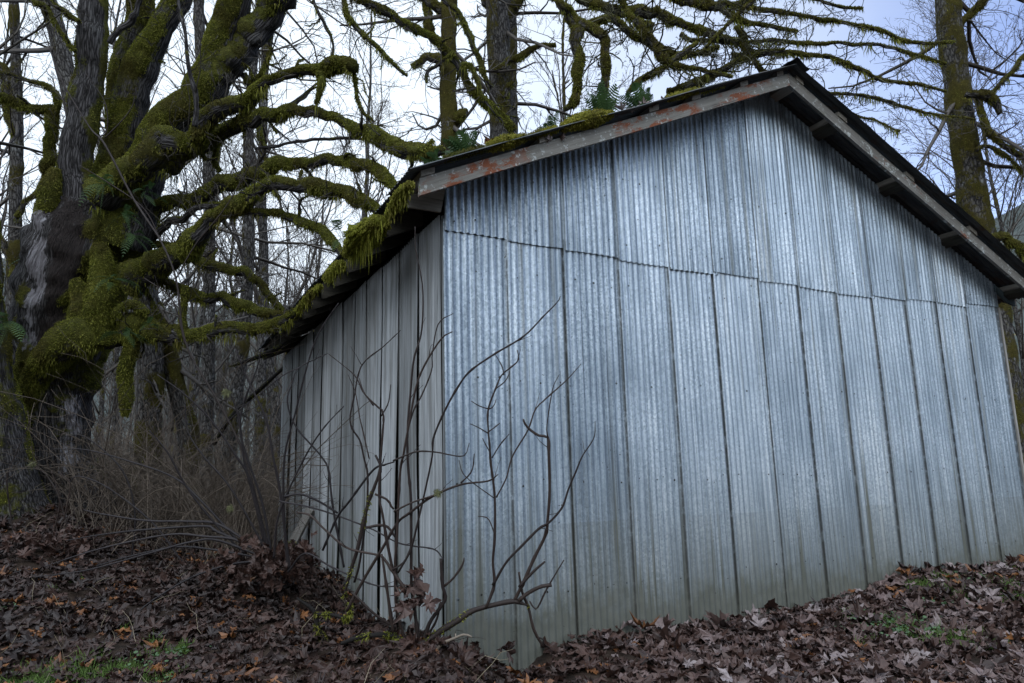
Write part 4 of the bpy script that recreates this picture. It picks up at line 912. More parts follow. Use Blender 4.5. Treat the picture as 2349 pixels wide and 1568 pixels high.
P2 = B2[:, None] + (np.array([0, 0, 1.]) * (s2 - .55 * s2 ** 2.4 * rt_.uniform(.2, 1.5, n2)[:, None, None]) + o2 * s2 ** 1.3) * h2[:, None, None] + np.cumsum(rt_.normal(size=(n2, 9, 3)) * .012, 1)
R2 = rt_.uniform(.004, .010, n2)[:, None] * np.linspace(1, .3, 9)[None]; tubes(mb, P2, R2, 4, 0, rnd=rt_.random(n2) * .5)
rng = rt_; c2 = grow(P2, R2, 5, (25, 65), .3, 5, .2, up=.15, t0=.3, rr=.55); rng = kk; tubes(mb, c2[0], np.maximum(c2[1], .0018), 3, 0, rnd=rt_.random(len(c2[0])) * .7)
tag(mb.build('undergrowth', MAT['thicket']), 'tangled brown winter undergrowth between the big maple and the shed', 'undergrowth', kind='stuff')

# ------------------------------------------------ shrubs traced in front of the walls
SH = [MAT['shrub_bark'], MAT['moss_fur'], MAT['bright_moss']]
def bend(pts, d, seed):
    q = path(pts, d); q[:, :3] += .012 * np.stack([snoise(q[:, :3], 9, seed + i, 2) for i in range(3)], -1); return q
def stem(mb, pts, d, seed, k=7, moss=None, buds=True, side=0, mi=0, minr=1.0):
    pts = [(u, v, max(r * .68, minr * .75)) for u, v, r in pts]
    q = resample(bend(pts, d, seed), .035); n = len(q)
    r = q[:, 3] * (1 + .10 * snoise(q[:, :3], 24, seed, 2))
    if buds:
        per = np.cumsum(np.r_[0, np.linalg.norm(np.diff(q[:, :3], axis=0), axis=1)]); r = r * (1 + .3 * (np.abs(((per + seed * .07) % .21) - .0) < .02))
    L_ = np.cumsum(np.r_[0, np.linalg.norm(np.diff(q[:, :3], axis=0), axis=1)])
    tubes(mb, q[None, :, :3], np.maximum(r, .0022)[None], k, mi, rnd=np.array([(seed * .37) % 1]))
    if side:
        a = grow(q[None, :, :3], np.minimum(r, .006)[None], side, (25, 60), 0, 5, .16, up=.15, t0=.3, rr=.6, lenabs=.22); tubes(mb, a[0], np.maximum(a[1], .0018), 4, mi, rnd=rng.random(len(a[0])))
    return q
def tuft(mb, c, rad, cnt, ln=.04, mi=1):
    v = nrm(rng.normal(size=(cnt, 3))); blades(mb, np.asarray(c) + v * rad * rng.random((cnt, 1)) ** .4, v, ln * .7, .003, .4, mi)
def shrub(label, root, stems, group=None, name='shrub', mossy=(), mats=SH, side=0):
    o = thing(name, tuple(root), label, 'shrub', group)
    for i, (pts, d) in enumerate(stems):
        mb = MB(); sd = i * 7 + int(abs(root[0]) * 100) % 50
        q = stem(mb, pts, d, sd, side=side or (2 if len(pts) > 7 and i else 0))
        if i in mossy:
            idx = rng.integers(0, len(q), 420); u = nrm(rng.normal(size=(420, 3))); ok = snoise(q[idx, :3], 6, sd, 2) > -.05
            blades(mb, (q[idx, :3] + u * q[idx, 3:4])[ok], (u + [0, 0, .6])[ok], .028, .004, .3, 1)
        mb.build('stem', mats, o)
    return o
d0 = 5.32
elder = [
 ([(955, 1484, 9), (985, 1466, 9), (1014, 1448, 11), (1048, 1424, 11), (1081, 1404, 9.5), (1132, 1391, 8.5), (1182, 1381, 8), (1212, 1392, 2.5)], d0),
 ([(1179, 1382, 6), (1202, 1334, 6), (1226, 1283, 6), (1249, 1230, 5.5), (1257, 1195, 5), (1260, 1142, 5), (1259, 1092, 5), (1259, 1042, 5), (1257, 1008, 5), (1239, 1005, 5), (1219, 990, 4.5), (1206, 975, 4), (1202, 963, 3)], (d0, 5.25)),
 ([(1257, 1006, 2.5), (1256, 979, 2), (1266, 912, 2), (1273, 882, 1.6), (1283, 861, 1)], 5.25),
 ([(1135, 1144, 2.5), (1162, 1095, 2.5), (1178, 1050, 2.5), (1209, 986, 2.8), (1226, 942, 2.6), (1252, 915, 2.5), (1300, 872, 2), (1333, 835, 1.2)], 5.3),
 ([(1114, 1394, 5.5), (1132, 1344, 5), (1131, 1293, 4.5), (1137, 1233, 4.5), (1133, 1142, 4), (1128, 1058, 4), (1125, 1029, 3.5), (1120, 992, 3), (1119, 939, 3), (1135, 895, 3), (1155, 861, 2.5), (1175, 841, 2.5), (1189, 825, 2), (1185, 803, 1.4)], (d0, 5.3)),
 ([(1119, 939, 2.2), (1098, 930, 2), (1080, 919, 1.3)], 5.3), ([(1120, 938, 2.2), (1132, 932, 2), (1137, 918, 1.3)], 5.3), ([(1120, 992, 2.2), (1100, 981, 2), (1078, 972, 1.3)], 5.3), ([(1120, 994, 2.2), (1132, 983, 2), (1146, 970, 1.4)], 5.3),
 ([(1126, 1042, 2.2), (1116, 1022, 2), (1108, 1007, 1.4)], 5.3), ([(1130, 1050, 2.4), (1148, 1020, 2.2), (1167, 996, 1.6)], 5.3), ([(1155, 861, 2), (1149, 842, 1.8), (1134, 812, 1.2)], 5.3), ([(1138, 893, 2), (1162, 878, 2), (1172, 852, 1.3)], 5.3),
 ([(1137, 1233, 2.2), (1119, 1190, 2), (1096, 1184, 1.4)], 5.3), ([(1133, 1142, 2), (1082, 1106, 1.8), (1061, 1082, 1.5), (1053, 1056, 1.1)], 5.3),
 ([(1132, 1344, 5), (1162, 1290, 4.5), (1195, 1257, 4.5), (1236, 1213, 4.5), (1258, 1200, 4), (1289, 1166, 4), (1303, 1126, 3.5), (1316, 1085, 3), (1333, 1046, 2.5), (1360, 1002, 2), (1365, 965, 1.3)], (5.28, 5.15)),
 ([(1186, 1380, 8), (1209, 1361, 7), (1239, 1347, 6.5), (1266, 1341, 6)], 5.3), ([(1192, 1350, 5.5), (1226, 1310, 5), (1250, 1289, 3.5)], 5.25),
 ([(1190, 1315, 3), (1202, 1361, 4.5), (1212, 1394, 5), (1226, 1444, 5), (1245, 1486, 5)], 5.35), ([(1212, 1381, 2.5), (1229, 1397, 2.8), (1252, 1354, 3), (1272, 1320, 2.5), (1294, 1286, 2)], 5.3), ([(1232, 1460, 3), (1248, 1468, 3), (1244, 1488, 2.5)], 5.35),
]
rootA = P(968, 1486, d0); rootA[2] = min(rootA[2], float(ground(rootA[0], rootA[1])) + .02)
shrub('bare elder shrub with a low mossy arm leaning across the corrugated wall', rootA, elder, mossy=(0,))
hazel = [
 ([(972, 1474, 8), (987, 1425, 7), (1014, 1391, 6.5), (1021, 1371, 6), (1014, 1344, 5.5), (1011, 1283, 5.5)], 5.35), ([(1018, 1350, 4), (1041, 1330, 4), (1058, 1297, 3.5), (1063, 1279, 2)], 5.35),
 ([(962, 1480, 7), (951, 1411, 6), (944, 1344, 5.5), (944, 1243, 5), (941, 1142, 4.5), (934, 1059, 4.5), (936, 979, 4), (942, 895, 3.6), (951, 828, 3.5), (967, 761, 3), (969, 660, 2.5), (953, 576, 2), (952, 524, 1.4)], (5.35, 5.45)),
 ([(925, 1470, 5), (912, 1400, 5), (906, 1300, 4.5), (911, 1240, 4.5), (917, 1092, 4.3), (925, 1050, 4), (937, 986, 4), (954, 888, 3.5), (981, 831, 3.5), (1011, 778, 3), (1039, 761, 2)], (5.4, 5.3)),
 ([(933, 995, 2.6), (950, 940, 2.5), (967, 905, 2.5), (991, 848, 2.2), (992, 811, 2), (1007, 744, 2), (1041, 717, 1.2)], 5.35),
 ([(912, 1312, 3.5), (934, 1283, 3.6), (944, 1262, 3.6), (955, 1215, 3.5), (974, 1119, 3.3), (991, 1045, 3.3), (998, 1002, 3.5), (1018, 942, 3.5), (1051, 892, 3.5), (1081, 855, 3.5), (1132, 814, 3.2), (1199, 774, 3), (1249, 724, 2.5), (1279, 694, 2), (1286, 682, 1.2)], (5.35, 5.2)),
 ([(795, 1400, 6), (833, 1334, 5.5), (877, 1260, 5), (914, 1203, 4.5), (940, 1176, 4.5), (991, 1139, 4.2), (1058, 1109, 3.5), (1115, 1102, 3), (1143, 1088, 1.5)], (5.5, 5.2)), ([(1058, 1109, 2.6), (1081, 1080, 2.5), (1089, 1040, 1.8)], 5.23),
 ([(905, 1450, 6), (890, 1360, 5), (880, 1293, 4), (877, 1272, 3)], 5.4), ([(905, 1446, 5), (860, 1407, 4.5), (826, 1377, 4.2), (806, 1362, 3)], 5.4), ([(934, 1359, 6), (907, 1322, 5.5), (880, 1280, 4.5), (862, 1273, 4), (796, 1256, 4), (746, 1216, 3.6), (709, 1183, 3.5), (684, 1175, 3)], (5.35, 5.6)),
 ([(912, 1330, 5), (903, 1310, 5), (887, 1243, 5), (877, 1176, 4.2), (870, 1136, 4), (873, 1052, 4), (877, 959, 3.5), (868, 942, 3.5), (857, 929, 3), (833, 902, 2.5), (810, 861, 2), (756, 813, 1.3)], 5.4), ([(877, 955, 2.5), (890, 925, 2.2), (895, 880, 1.5)], 5.4), ([(860, 932, 2.2), (835, 900, 2), (822, 870, 1.2)], 5.45),
 ([(790, 1370, 5), (800, 1325, 5.5), (820, 1256, 7), (833, 1210, 7), (846, 1156, 6), (860, 1116, 5.5), (870, 1075, 5), (860, 1043, 4)], 5.55), ([(860, 1132, 4), (887, 1148, 4), (899, 1168, 4), (905, 1172, 3)], 5.5), ([(838, 1215, 4), (868, 1208, 5), (890, 1212, 5), (908, 1232, 3)], 5.5),
 ([(815, 1340, 4.5), (826, 1290, 4), (842, 1180, 3.6), (845, 1090, 3.4), (836, 1052, 3.2), (823, 1012, 3), (810, 986, 3), (804, 959, 3), (813, 912, 2.6), (831, 838, 2.5), (880, 794, 2), (919, 761, 1.2)], 5.6),
 ([(905, 1175, 3.5), (940, 1152, 3.2), (985, 1138, 3), (1010, 1132, 2)], 5.3), ([(905, 1060, 3), (940, 1042, 3), (964, 1039, 3), (1004, 1036, 2.6), (1061, 1046, 2), (1076, 1019, 1.2)], 5.3),
 ([(845, 1052, 2.5), (835, 1000, 2.2), (826, 960, 2), (815, 900, 1.6), (800, 862, 1)], 5.45), ([(975, 1470, 5), (1002, 1425, 4), (1012, 1380, 3)], 5.4), ([(900, 1308, 3.5), (925, 1290, 3.2), (938, 1270, 3), (948, 1235, 2.5)], 5.35)]
rootB = P(945, 1482, 5.36); rootB[2] = min(rootB[2], float(ground(rootB[0], rootB[1])))
shrub('many-stemmed bare shrub before the corner of the grey side wall', rootB, hazel, mossy=(14,), side=0)
cz = lambda x, y: (.3355 * x, 1041.8 + .3355 * y)
cane = [
 ([(662, 1310, 6), (652, 1226, 5), (642, 1126, 4.5), (625, 1042, 4), (606, 960, 3.5), (575, 880, 3), (540, 800, 2)], (6.9, 6.7)), ([(665, 1305, 5), (652, 1200, 4.2), (655, 1052, 3.6), (679, 945, 3.2), (699, 861, 3), (719, 788, 2.6), (746, 741, 2.2), (776, 694, 1.5)], (6.8, 6.4)),
 ([(790, 1300, 4), (763, 1163, 3.6), (756, 1082, 3.3), (735, 1048, 3), (679, 976, 3), (660, 922, 2.6), (669, 878, 2.5), (684, 845, 2.2), (721, 823, 2), (752, 812, 1.3)], (6.3, 6.5)), ([(684, 846, 2), (650, 862, 2), (600, 900, 1.8), (540, 950, 1.5), (480, 1010, 1.2)], 6.6),
 ([(652, 1139, 4), (689, 1136, 3.8), (729, 1149, 3.8), (776, 1178, 3.5)], 6.3), ([(640, 1150, 3), (729, 1169, 2.8), (846, 1210, 2.6), (907, 1246, 2.6), (947, 1256, 2.6), (998, 1260, 2.5), (1016, 1284, 1.8)], (6.6, 5.3)),
 ([(739, 1262, 4), (773, 1186, 4), (800, 1156, 4), (853, 1079, 4), (880, 1066, 3), (905, 1058, 2.4)], (6.2, 5.6)),
 ([(612, 1275, 5), (590, 1180, 4.2), (560, 1060, 3.6), (545, 960, 3), (520, 880, 2)], (7.4, 7.2)), ([(618, 1270, 5), (575, 1110, 4), (540, 1040, 3.6), (480, 960, 3), (420, 905, 2.4), (360, 860, 1.6)], (7.3, 7)), ([(622, 1275, 4.5), (600, 1150, 4), (555, 1010, 3.4), (560, 930, 3), (590, 850, 2.4), (600, 800, 1.6)], 7.2),
 ([(600, 1265, 5), (503, 1205, 4.4), (436, 1196, 4), (335, 1194, 3.4), (235, 1179, 2.6), (190, 1170, 1.6)], (7.5, 7.9)), ([(605, 1268, 5), (500, 1222, 4.4), (470, 1206, 4), (335, 1216, 3.4), (235, 1226, 2.6), (150, 1240, 1.6)], (7.4, 7.6)),
 ([(602, 1272, 5), (540, 1238, 4.4), (470, 1230, 4), (400, 1228, 3.6), (302, 1243, 3), (200, 1268, 2.4), (100, 1300, 1.4)], (7.3, 7.2)), ([(590, 1275, 4.5), (500, 1240, 4), (436, 1243, 3.6), (335, 1270, 3), (201, 1310, 2.4), (80, 1324, 1.4)], (7.2, 6.8)),
 ([(585, 1280, 4), (480, 1262, 3.6), (402, 1258, 3.2), (302, 1276, 2.8), (220, 1300, 2)], 7.1), ([(560, 1270, 4), (503, 1210, 3.6), (430, 1126, 3.2), (386, 1042, 2.8), (340, 985, 2)], (7.6, 7.3)), ([(540, 1240, 4), (460, 1150, 3.4), (400, 1100, 3), (300, 1060, 2.6), (200, 1035, 2), (120, 1030, 1.4)], (7.6, 8)),
 ([(630, 1280, 4), (640, 1180, 3.4), (690, 1060, 3), (740, 985, 2.4), (790, 930, 1.6)], (6.8, 6.5)), ([(610, 1262, 4), (530, 1120, 3.2), (470, 1050, 2.8), (430, 990, 2.2), (425, 920, 1.6)], 7.3), ([(595, 1285, 4), (520, 1300, 3.6), (430, 1330, 3), (330, 1390, 2.4), (290, 1440, 1.6)], (7, 6.5)),
 ([(420, 1290, 3.5), (350, 1200, 3), (250, 1120, 2.6), (182, 1095, 2.2), (160, 1108, 1.6)], 8.2), ([(300, 1300, 3.5), (310, 1180, 3), (280, 1080, 2.6), (200, 1005, 2), (150, 1000, 1.4)], 8.4), ([(660, 1310, 3), (700, 1270, 3), (760, 1300, 3), (860, 1345, 2.6), (934, 1342, 2)], (6.6, 5.5))]
rootC = P(615, 1282, 7.3); rootC[2] = float(ground(rootC[0], rootC[1]))
shrub('arching thicket of dark canes rooted at the far end of the side wall', rootC, cane, mats=[MAT['cane_bark'], MAT['moss_fur'], MAT['bright_moss']], side=3)
# long thin shoots hanging in front of the big maple
shoot = [([(165, 1240, 4), (150, 1190, 3.4), (133, 1130, 3), (105, 1092, 2.4), (80, 1072, 1.6)], 8.2), ([(120, 1240, 3), (135, 1150, 2.6), (120, 1080, 2)], 8.2), ([(40, 1280, 2.6), (22, 1180, 2.4), (18, 1095, 2.2), (36, 1042, 1.6), (70, 960, 1)], 8), ([(130, 1250, 2.6), (160, 1120, 2.2), (140, 1085, 1.6)], 8.1)]
rS = P(130, 1250, 8.15); rS[2] = float(ground(rS[0], rS[1])); shrub('few slender bare shoots standing at the foot of the big mossy maple', rS, shoot, side=3)
o = thing('shrub', tuple(P(440, 1000, 8.6)), 'long slender bare sapling stem crossing in front of the big maple', 'shrub')
mb = MB(); q = stem(mb, [(600, 1190, 4), (560, 1040, 3.6), (500, 920, 3.4), (425, 790, 3.2), (405, 640, 3.2), (372, 560, 3), (335, 500, 3.4), (300, 445, 3.4), (240, 330, 3.2), (205, 290, 2.6), (140, 180, 2.2), (100, 80, 1.8), (65, -10, 1.2)], (7.6, 8.6), 3); mb.build('stem', SH, o)
for pts in ([(228, 316, 2), (245, 300, 1.8), (242, 235, 1.4), (200, 170, 1)], [(240, 318, 2), (280, 280, 1.8), (305, 240, 1.4), (312, 200, 1)], [(372, 560, 2), (330, 480, 1.8), (250, 420, 1.6), (180, 380, 1)], [(405, 640, 2.2), (450, 560, 2), (520, 470, 1.6), (600, 330, 1)], [(425, 790, 2.2), (395, 690, 1.8), (330, 640, 1.4)]):
    mb = MB(); stem(mb, pts, 8.5, 9, side=2); mb.build('stem', SH, o)
# broken mossy branch lying at the foot of the shrubs
def stick(label, stems, mat, name='fallen_branch', moss=(), tufts=(), k=8):
    o = thing(name, tuple(P(*stems[0][0][0][:2], stems[0][1] if np.isscalar(stems[0][1]) else stems[0][1][0])), label, 'branch')
    mb = MB()
    for i, (pts, d) in enumerate(stems):
        q = stem(mb, pts, d, 60 + i, k=k, buds=False)
        mb.a.setdefault('grain', [np.zeros((mb.n, 3))])
        if i in moss:
            n_ = 700; idx = rng.integers(0, len(q), n_); u = nrm(rng.normal(size=(n_, 3))); ok = snoise(q[idx, :3], 8, i + 3, 2) > -.25
            blades(mb, (q[idx, :3] + u * q[idx, 3:4])[ok], (u + [0, 0, .4])[ok], .035, .0045, .4, 1)
    for (u, v, d, rad, n_) in tufts: tuft(mb, P(u, v, d), rad, n_, .04, 1)
    mb.build('branch', [mat, MAT['moss_fur']], o)
stick('broken branch tufted with bright moss standing in the leaf litter before the side wall', [([(683, 1376, 3), (719, 1401, 7), (729, 1438, 9), (742, 1468, 10), (752, 1500, 10)], 5.75), ([(724, 1408, 5), (763, 1411, 5.5), (800, 1416, 6), (802, 1385, 6)], (5.75, 5.65))], MAT['mossy_bark'], moss=(0, 1), tufts=[])
stick('mossy log lying flat among the dead leaves at the foot of the shrubs', [([(785, 1478, 7), (830, 1460, 8), (897, 1460, 8), (930, 1474, 7), (962, 1486, 7)], (5.5, 5.3))], MAT['mossy_bark'], moss=(0,), tufts=[])
stick('bleached curved stick jutting over the gap below the corrugated wall', [([(998, 1502, 6), (1014, 1480, 5.5), (1048, 1462, 4.5), (1068, 1458, 4), (1084, 1464, 2.5)], (5.25, 5.15)), ([(1046, 1463, 3), (1044, 1452, 2.5)], 5.2)], MAT['dead_stick'])
stick('rotten mossy plank end poking out past the far end of the eave', [([(655, 790, 7), (625, 806, 9), (590, 820, 8), (555, 833, 6), (530, 842, 2)], (11.9, 11.6))], MAT['mossy_bark'], moss=(0,), name='rotten_plank')
stick('leaning dead log resting against the far corner of the shed', [([(660, 835, 5), (600, 890, 7), (560, 925, 8), (525, 965, 8), (490, 1020, 7)], (15.2, 16.5))], MAT['mossy_bark'], moss=(0,))
# ------------------------------------------------ fallen maple leaves
_lo = [(0, -.95), (.10, -.30), (.55, -.42), (.42, -.12), (.95, -.02), (.72, .18), (.98, .50), (.55, .42), (.46, .62), (.20, .50), (.26, .82), (0, 1.05)]
_out = np.array(_lo + [(-x, y) for x, y in _lo[-2:0:-1]])
_oval = np.array([(.42 * math.sin(t) * (1 - .25 * math.cos(t)), -math.cos(t)) for t in np.linspace(0, 2 * math.pi, len(_out), endpoint=False)])
def leaves(mb, c, nml, size, rnd, yaw, curl, rs, oval=0.0):
    m = len(c); k = len(_out)
    isov = (rs.random(m) < oval)[:, None, None]; o = np.where(isov, _oval[None], _out[None]) * (1 + rs.normal(size=(m, k, 2)) * rs.uniform(.03, .16, (m, 1, 1)))
    asp = rs.uniform(.75, 1.1, (m, 1)); x = o[..., 0] * asp; y = o[..., 1]
    fold = rs.uniform(-.5, .9, (m, 1)); r2 = x * x + y * y
    z = curl[:, None] * r2 * .45 + fold * np.abs(x) * .5 + .18 * rs.normal(size=(m, k)) + .22 * np.sin(y * 2.2 + yaw[:, None]) * rs.uniform(0, 1, (m, 1))
    inner = np.stack([x * .48, y * .5, z * .30 + fold * np.abs(x) * .12], -1)
    loc = np.concatenate([np.zeros((m, 1, 3)), inner, np.stack([x, y, z], -1)], 1) * size[:, None, None]
    n = nrm(nml); t = nrm(np.cross(n, np.array([.31, .77, .2]))); b = np.cross(n, t)
    cy, sy = np.cos(yaw)[:, None], np.sin(yaw)[:, None]; X_ = t * cy + b * sy; Y_ = -t * sy + b * cy
    v = c[:, None] + loc[..., :1] * X_[:, None] + loc[..., 1:2] * Y_[:, None] + loc[..., 2:] * n[:, None]
    base = np.arange(m)[:, None, None] * (2 * k + 1); i = np.arange(k); j = (i + 1) % k
    tri = np.stack([0 * i, 1 + i, 1 + j], -1)[None] + base; quad = np.stack([1 + i, 1 + k + i, 1 + k + j, 1 + j], -1)[None] + base
    mb.add(v.reshape(-1, 3), [tri.reshape(-1, 3), quad.reshape(-1, 4)], 0, False, rnd=np.repeat(rnd, 2 * k + 1))
rs = np.random.default_rng(11)
def in_view(p, m=800):
    u, v = pxy(p); d = -((p - CAM) @ ROT.T)[:, 2]
    return (u > -m) & (u < 2349 + m) & (v < 1568 + m) & (d > 2), d
def scatter(n, x0, x1, y0, y1):
    p = np.stack([rs.uniform(x0, x1, n), rs.uniform(y0, y1, n)], -1); z = ground(p[:, 0], p[:, 1])
    p = np.concatenate([p, z[:, None]], 1); ok, d = in_view(p); p, d = p[ok], d[ok]
    return p, d
def gnormal(p):
    e = .12; zx = ground(p[:, 0] + e, p[:, 1]) - ground(p[:, 0] - e, p[:, 1]); zy = ground(p[:, 0], p[:, 1] + e) - ground(p[:, 0], p[:, 1] - e)
    return nrm(np.stack([-zx / (2 * e), -zy / (2 * e), np.ones(len(p))], -1))
p, d = scatter(120000, -14, 15, -5.6, 12)
outside = ~((p[:, 0] > -.02) & (p[:, 0] < 8.06) & (p[:, 1] > -.04) & (p[:, 1] < 8.1))
keep = outside & (rs.random(len(p)) < np.clip(7.2 / d, .12, 1) ** 1.3) & (d < 17)
gap = (p[:, 0] > .02) & (p[:, 0] < .80) & (p[:, 1] > -.18); keep &= ~gap
p = p[keep]; m = len(p)
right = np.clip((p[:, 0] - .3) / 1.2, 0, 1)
nm = gnormal(p); tilt = rs.normal(size=(m, 3)) * (rs.uniform(.03, .24 + .09 * right, m)[:, None]); nm = nrm(nm + tilt)
size = (.036 + .088 * rs.random(m) ** 1.5) * (.86 + .14 * right) * np.where(rs.random(m) < .10, 1.2, 1)
pile = .05 * np.exp(-np.abs(p[:, 1]) / .28) * ((p[:, 0] > .8) & (p[:, 1] < 0)) + .05 * np.exp(-np.abs(p[:, 0]) / .35) * ((p[:, 0] < 0) & (p[:, 1] > 0))
p[:, 2] += rs.random(m) ** 2 * (.055 + pile) + .006
rnd = np.clip(.02 + .37 * rs.random(m) ** (1.4 - .4 * right) * (.8 + .2 * right) + .46 * right * rs.random(m) ** .7 + .10 * snoise(p, 1.2, 8), 0, .85)  # leaf tones painted darker to the left, where less light falls
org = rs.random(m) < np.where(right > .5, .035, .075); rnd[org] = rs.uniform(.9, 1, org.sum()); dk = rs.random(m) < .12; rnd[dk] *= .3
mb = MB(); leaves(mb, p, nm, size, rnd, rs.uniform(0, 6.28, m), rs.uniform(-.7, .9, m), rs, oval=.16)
HEAPS = True
for (u, v, d_, n_, rad, lo, hi) in [(605, 1290, 7.2, 150, (.24, .2, .10), .15, .42), (125, 1242, 8.1, 70, (.22, .2, .08), .2, .45), (975, 1520, 5.2, 60, (.24, .14, .07), .12, .45)]:
    q = P(u, v, d_) + rs.normal(size=(n_, 3)) * rad
    leaves(mb, q, nrm(rs.normal(size=(n_, 3)) + [-.5, -.8, .3]), rs.uniform(.05, .1, n_), rs.uniform(lo, hi, n_), rs.uniform(0, 6.28, n_), rs.uniform(-1.4, 1.4, n_), rs)
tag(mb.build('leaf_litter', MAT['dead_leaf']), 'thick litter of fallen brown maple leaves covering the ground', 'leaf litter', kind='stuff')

def leaf_clump(name, label, c, n, rad, group=None, lo=.3, hi=.6, sz=(.05, .11), down=.3):
    mb = MB(); q = np.asarray(c) + rs.normal(size=(n, 3)) * np.asarray(rad)
    leaves(mb, q, nrm(rs.normal(size=(n, 3)) + [-.5, -.8, down]), rs.uniform(*sz, n), rs.uniform(lo, hi, n), rs.uniform(0, 6.28, n), rs.uniform(-1.4, 1.4, n), rs)
    return tag(mb.build(name, MAT['dead_leaf'], origin=c), label, 'dead leaves', group)
leaf_clump('leaf_clump', 'bunch of rust-brown dead leaves caught in the shrub before the side wall', P(944, 1362, 5.32), 16, (.055, .05, .085), lo=.36, hi=.5)
leaf_clump('leaf_clump', 'single upright orange-brown leaf standing on the roof moss', P(1133, 330, 6.75), 1, (.02, .02, .03), lo=.93, hi=1, sz=(.08, .11))

for u, v in [(1395, 270), (1412, 264), (1430, 258), (1447, 254), (1466, 249), (1480, 245), (1500, 240), (1520, 234), (1265, 325), (1290, 318)]:
    leaf_clump('dead_leaf', 'small dry rust-coloured leaf lying on the roof edge by the ferns', front(u, v, -.47) + [0, 0, .02], 1, (.01, .01, .01), group='dry leaves on the roof edge', lo=.5, hi=.97, sz=(.035, .06))

# ------------------------------------------------ twigs, straw and grass on the ground
def sticks(name, label, n, x0, x1, y0, y1, ln, r, mat, flat, cond=None, bendy=.25, base=.03):
    p, d = scatter(n, x0, x1, y0, y1); ok = ~((p[:, 0] > -.1) & (p[:, 1] > -.1) & (p[:, 0] < 8.2))
    if cond is not None: ok &= cond(p)
    p = p[ok]; m = len(p); az = rs.uniform(0, 6.28, m); up = rs.uniform(*flat, m); L_ = rs.uniform(*ln, m)
    dr = nrm(np.stack([np.cos(az), np.sin(az), up], -1)); s = np.linspace(0, 1, 5)
    p[:, 2] += base
    v = p[:, None] + dr[:, None] * (s[None, :, None] * L_[:, None, None]) + np.array([0, 0, -1.]) * (s ** 2)[None, :, None] * (L_ * rs.uniform(0, bendy, m))[:, None, None] + rs.normal(size=(m, 5, 3)) * (.03 * L_[:, None, None])
    v[:, :, 2] = np.maximum(v[:, :, 2], p[:, None, 2] - .02)
    mb = MB(); tubes(mb, v, rs.uniform(*r, m)[:, None] * np.linspace(1, .4, 5)[None], 3, 0, rnd=rs.random(m))
    return tag(mb.build(name, MAT[mat]), label, name.replace('_', ' '), kind='stuff')
sticks('dry_stalks', 'pale dry grass stalks sticking up through the leaves on the left', 420, -9, .0, -3.5, 6, (.12, .55), (.0014, .0032), 'straw', (.05, 2.5), bendy=.5)
sticks('fallen_twigs', 'thin dark twigs scattered over the fallen leaves', 900, -10, 9, -4.5, 6, (.1, .5), (.0018, .005), 'shrub_bark', (-.05, .35), base=.05)
mb = MB()
for (u, v, d_, rad, n_) in [(151, 1536, 5.5, .30, 900), (60, 1560, 5.4, .30, 700), (268, 1535, 5.5, .22, 600), (215, 1500, 5.8, .12, 150), (419, 1478, 5.85, .07, 260), (362, 1492, 5.8, .12, 240), (345, 1462, 6, .1, 100), (290, 1440, 6.3, .06, 60), (120, 1380, 7, .05, 40), (330, 1548, 5.4, .10, 160), (390, 1540, 5.4, .14, 120), (170, 1340, 7.3, .08, 60),
                       (2125, 1432, 7.6, .16, 600), (2180, 1420, 7.9, .14, 300), (2210, 1448, 7.4, .2, 420), (2040, 1492, 6.7, .18, 420), (2090, 1515, 6.5, .2, 420), (2330, 1400, 8.6, .25, 600), (2300, 1445, 7.8, .25, 420), (2230, 1560, 6.1, .3, 700), (2150, 1548, 6.2, .2, 300), (1950, 1452, 7, .1, 120), (2335, 1480, 7.2, .2, 420), (1990, 1540, 6.2, .15, 160)]:
    c = P(u, v, d_); a_ = rs.uniform(0, 6.28, n_); r_ = rad * np.sqrt(rs.random(n_)) * rs.uniform(.4, 1.3, n_)
    q = np.stack([c[0] + np.cos(a_) * r_, c[1] + np.sin(a_) * r_, 0 * r_], -1); q = q[q[:, 1] < -.05] if u > 1100 else q; q[:, 2] = ground(q[:, 0], q[:, 1]) + .012
    blades(mb, q, np.tile([0, 0, 1.], (len(q), 1)), rs.uniform(.04, .13, len(q)), .0026, rs.uniform(0, .5, len(q)), 0, jit=.45)
tag(mb.build('grass', MAT['grass']), 'small patches of green grass showing through the fallen leaves', 'grass', kind='stuff')
mb = MB()
for (u, v, d_, rad, n_) in [(2040, 1500, 6.6, .26, 200), (2100, 1520, 6.4, .26, 160), (2000, 1470, 6.9, .18, 80), (2240, 1420, 7.9, .26, 120), (2190, 1470, 7.1, .2, 90), (350, 1510, 5.7, .14, 46), (400, 1500, 5.75, .1, 24), (10, 1436, 6.6, .08, 26), (390, 1562, 5.35, .06, 12)]:
    c = P(u, v, d_); q = np.stack([c[0] + rs.normal(size=n_) * rad * .7, c[1] + rs.normal(size=n_) * rad * .5, 0 * np.ones(n_)], -1); q[:, 2] = ground(q[:, 0], q[:, 1]) + rs.uniform(.02, .06, n_)
    a_ = np.arange(7) * 2 * np.pi / 7; nn = nrm(rs.normal(size=(n_, 3)) * .3 + [0, -.2, 1]); t = nrm(np.cross(nn, [.3, .5, .1])); b = np.cross(nn, t); R_ = rs.uniform(.008, .018, n_)[:, None, None]
    vv = q[:, None] + R_ * (t[:, None] * np.cos(a_)[None, :, None] + b[:, None] * np.sin(a_)[None, :, None]); mb.add(vv.reshape(-1, 3), np.arange(n_ * 7).reshape(n_, 7), 0, False, rnd=np.repeat(rs.random(n_), 7))
tag(mb.build('clover', MAT['clover']), 'low round-leaved weeds among the fallen leaves', 'weeds', kind='stuff')

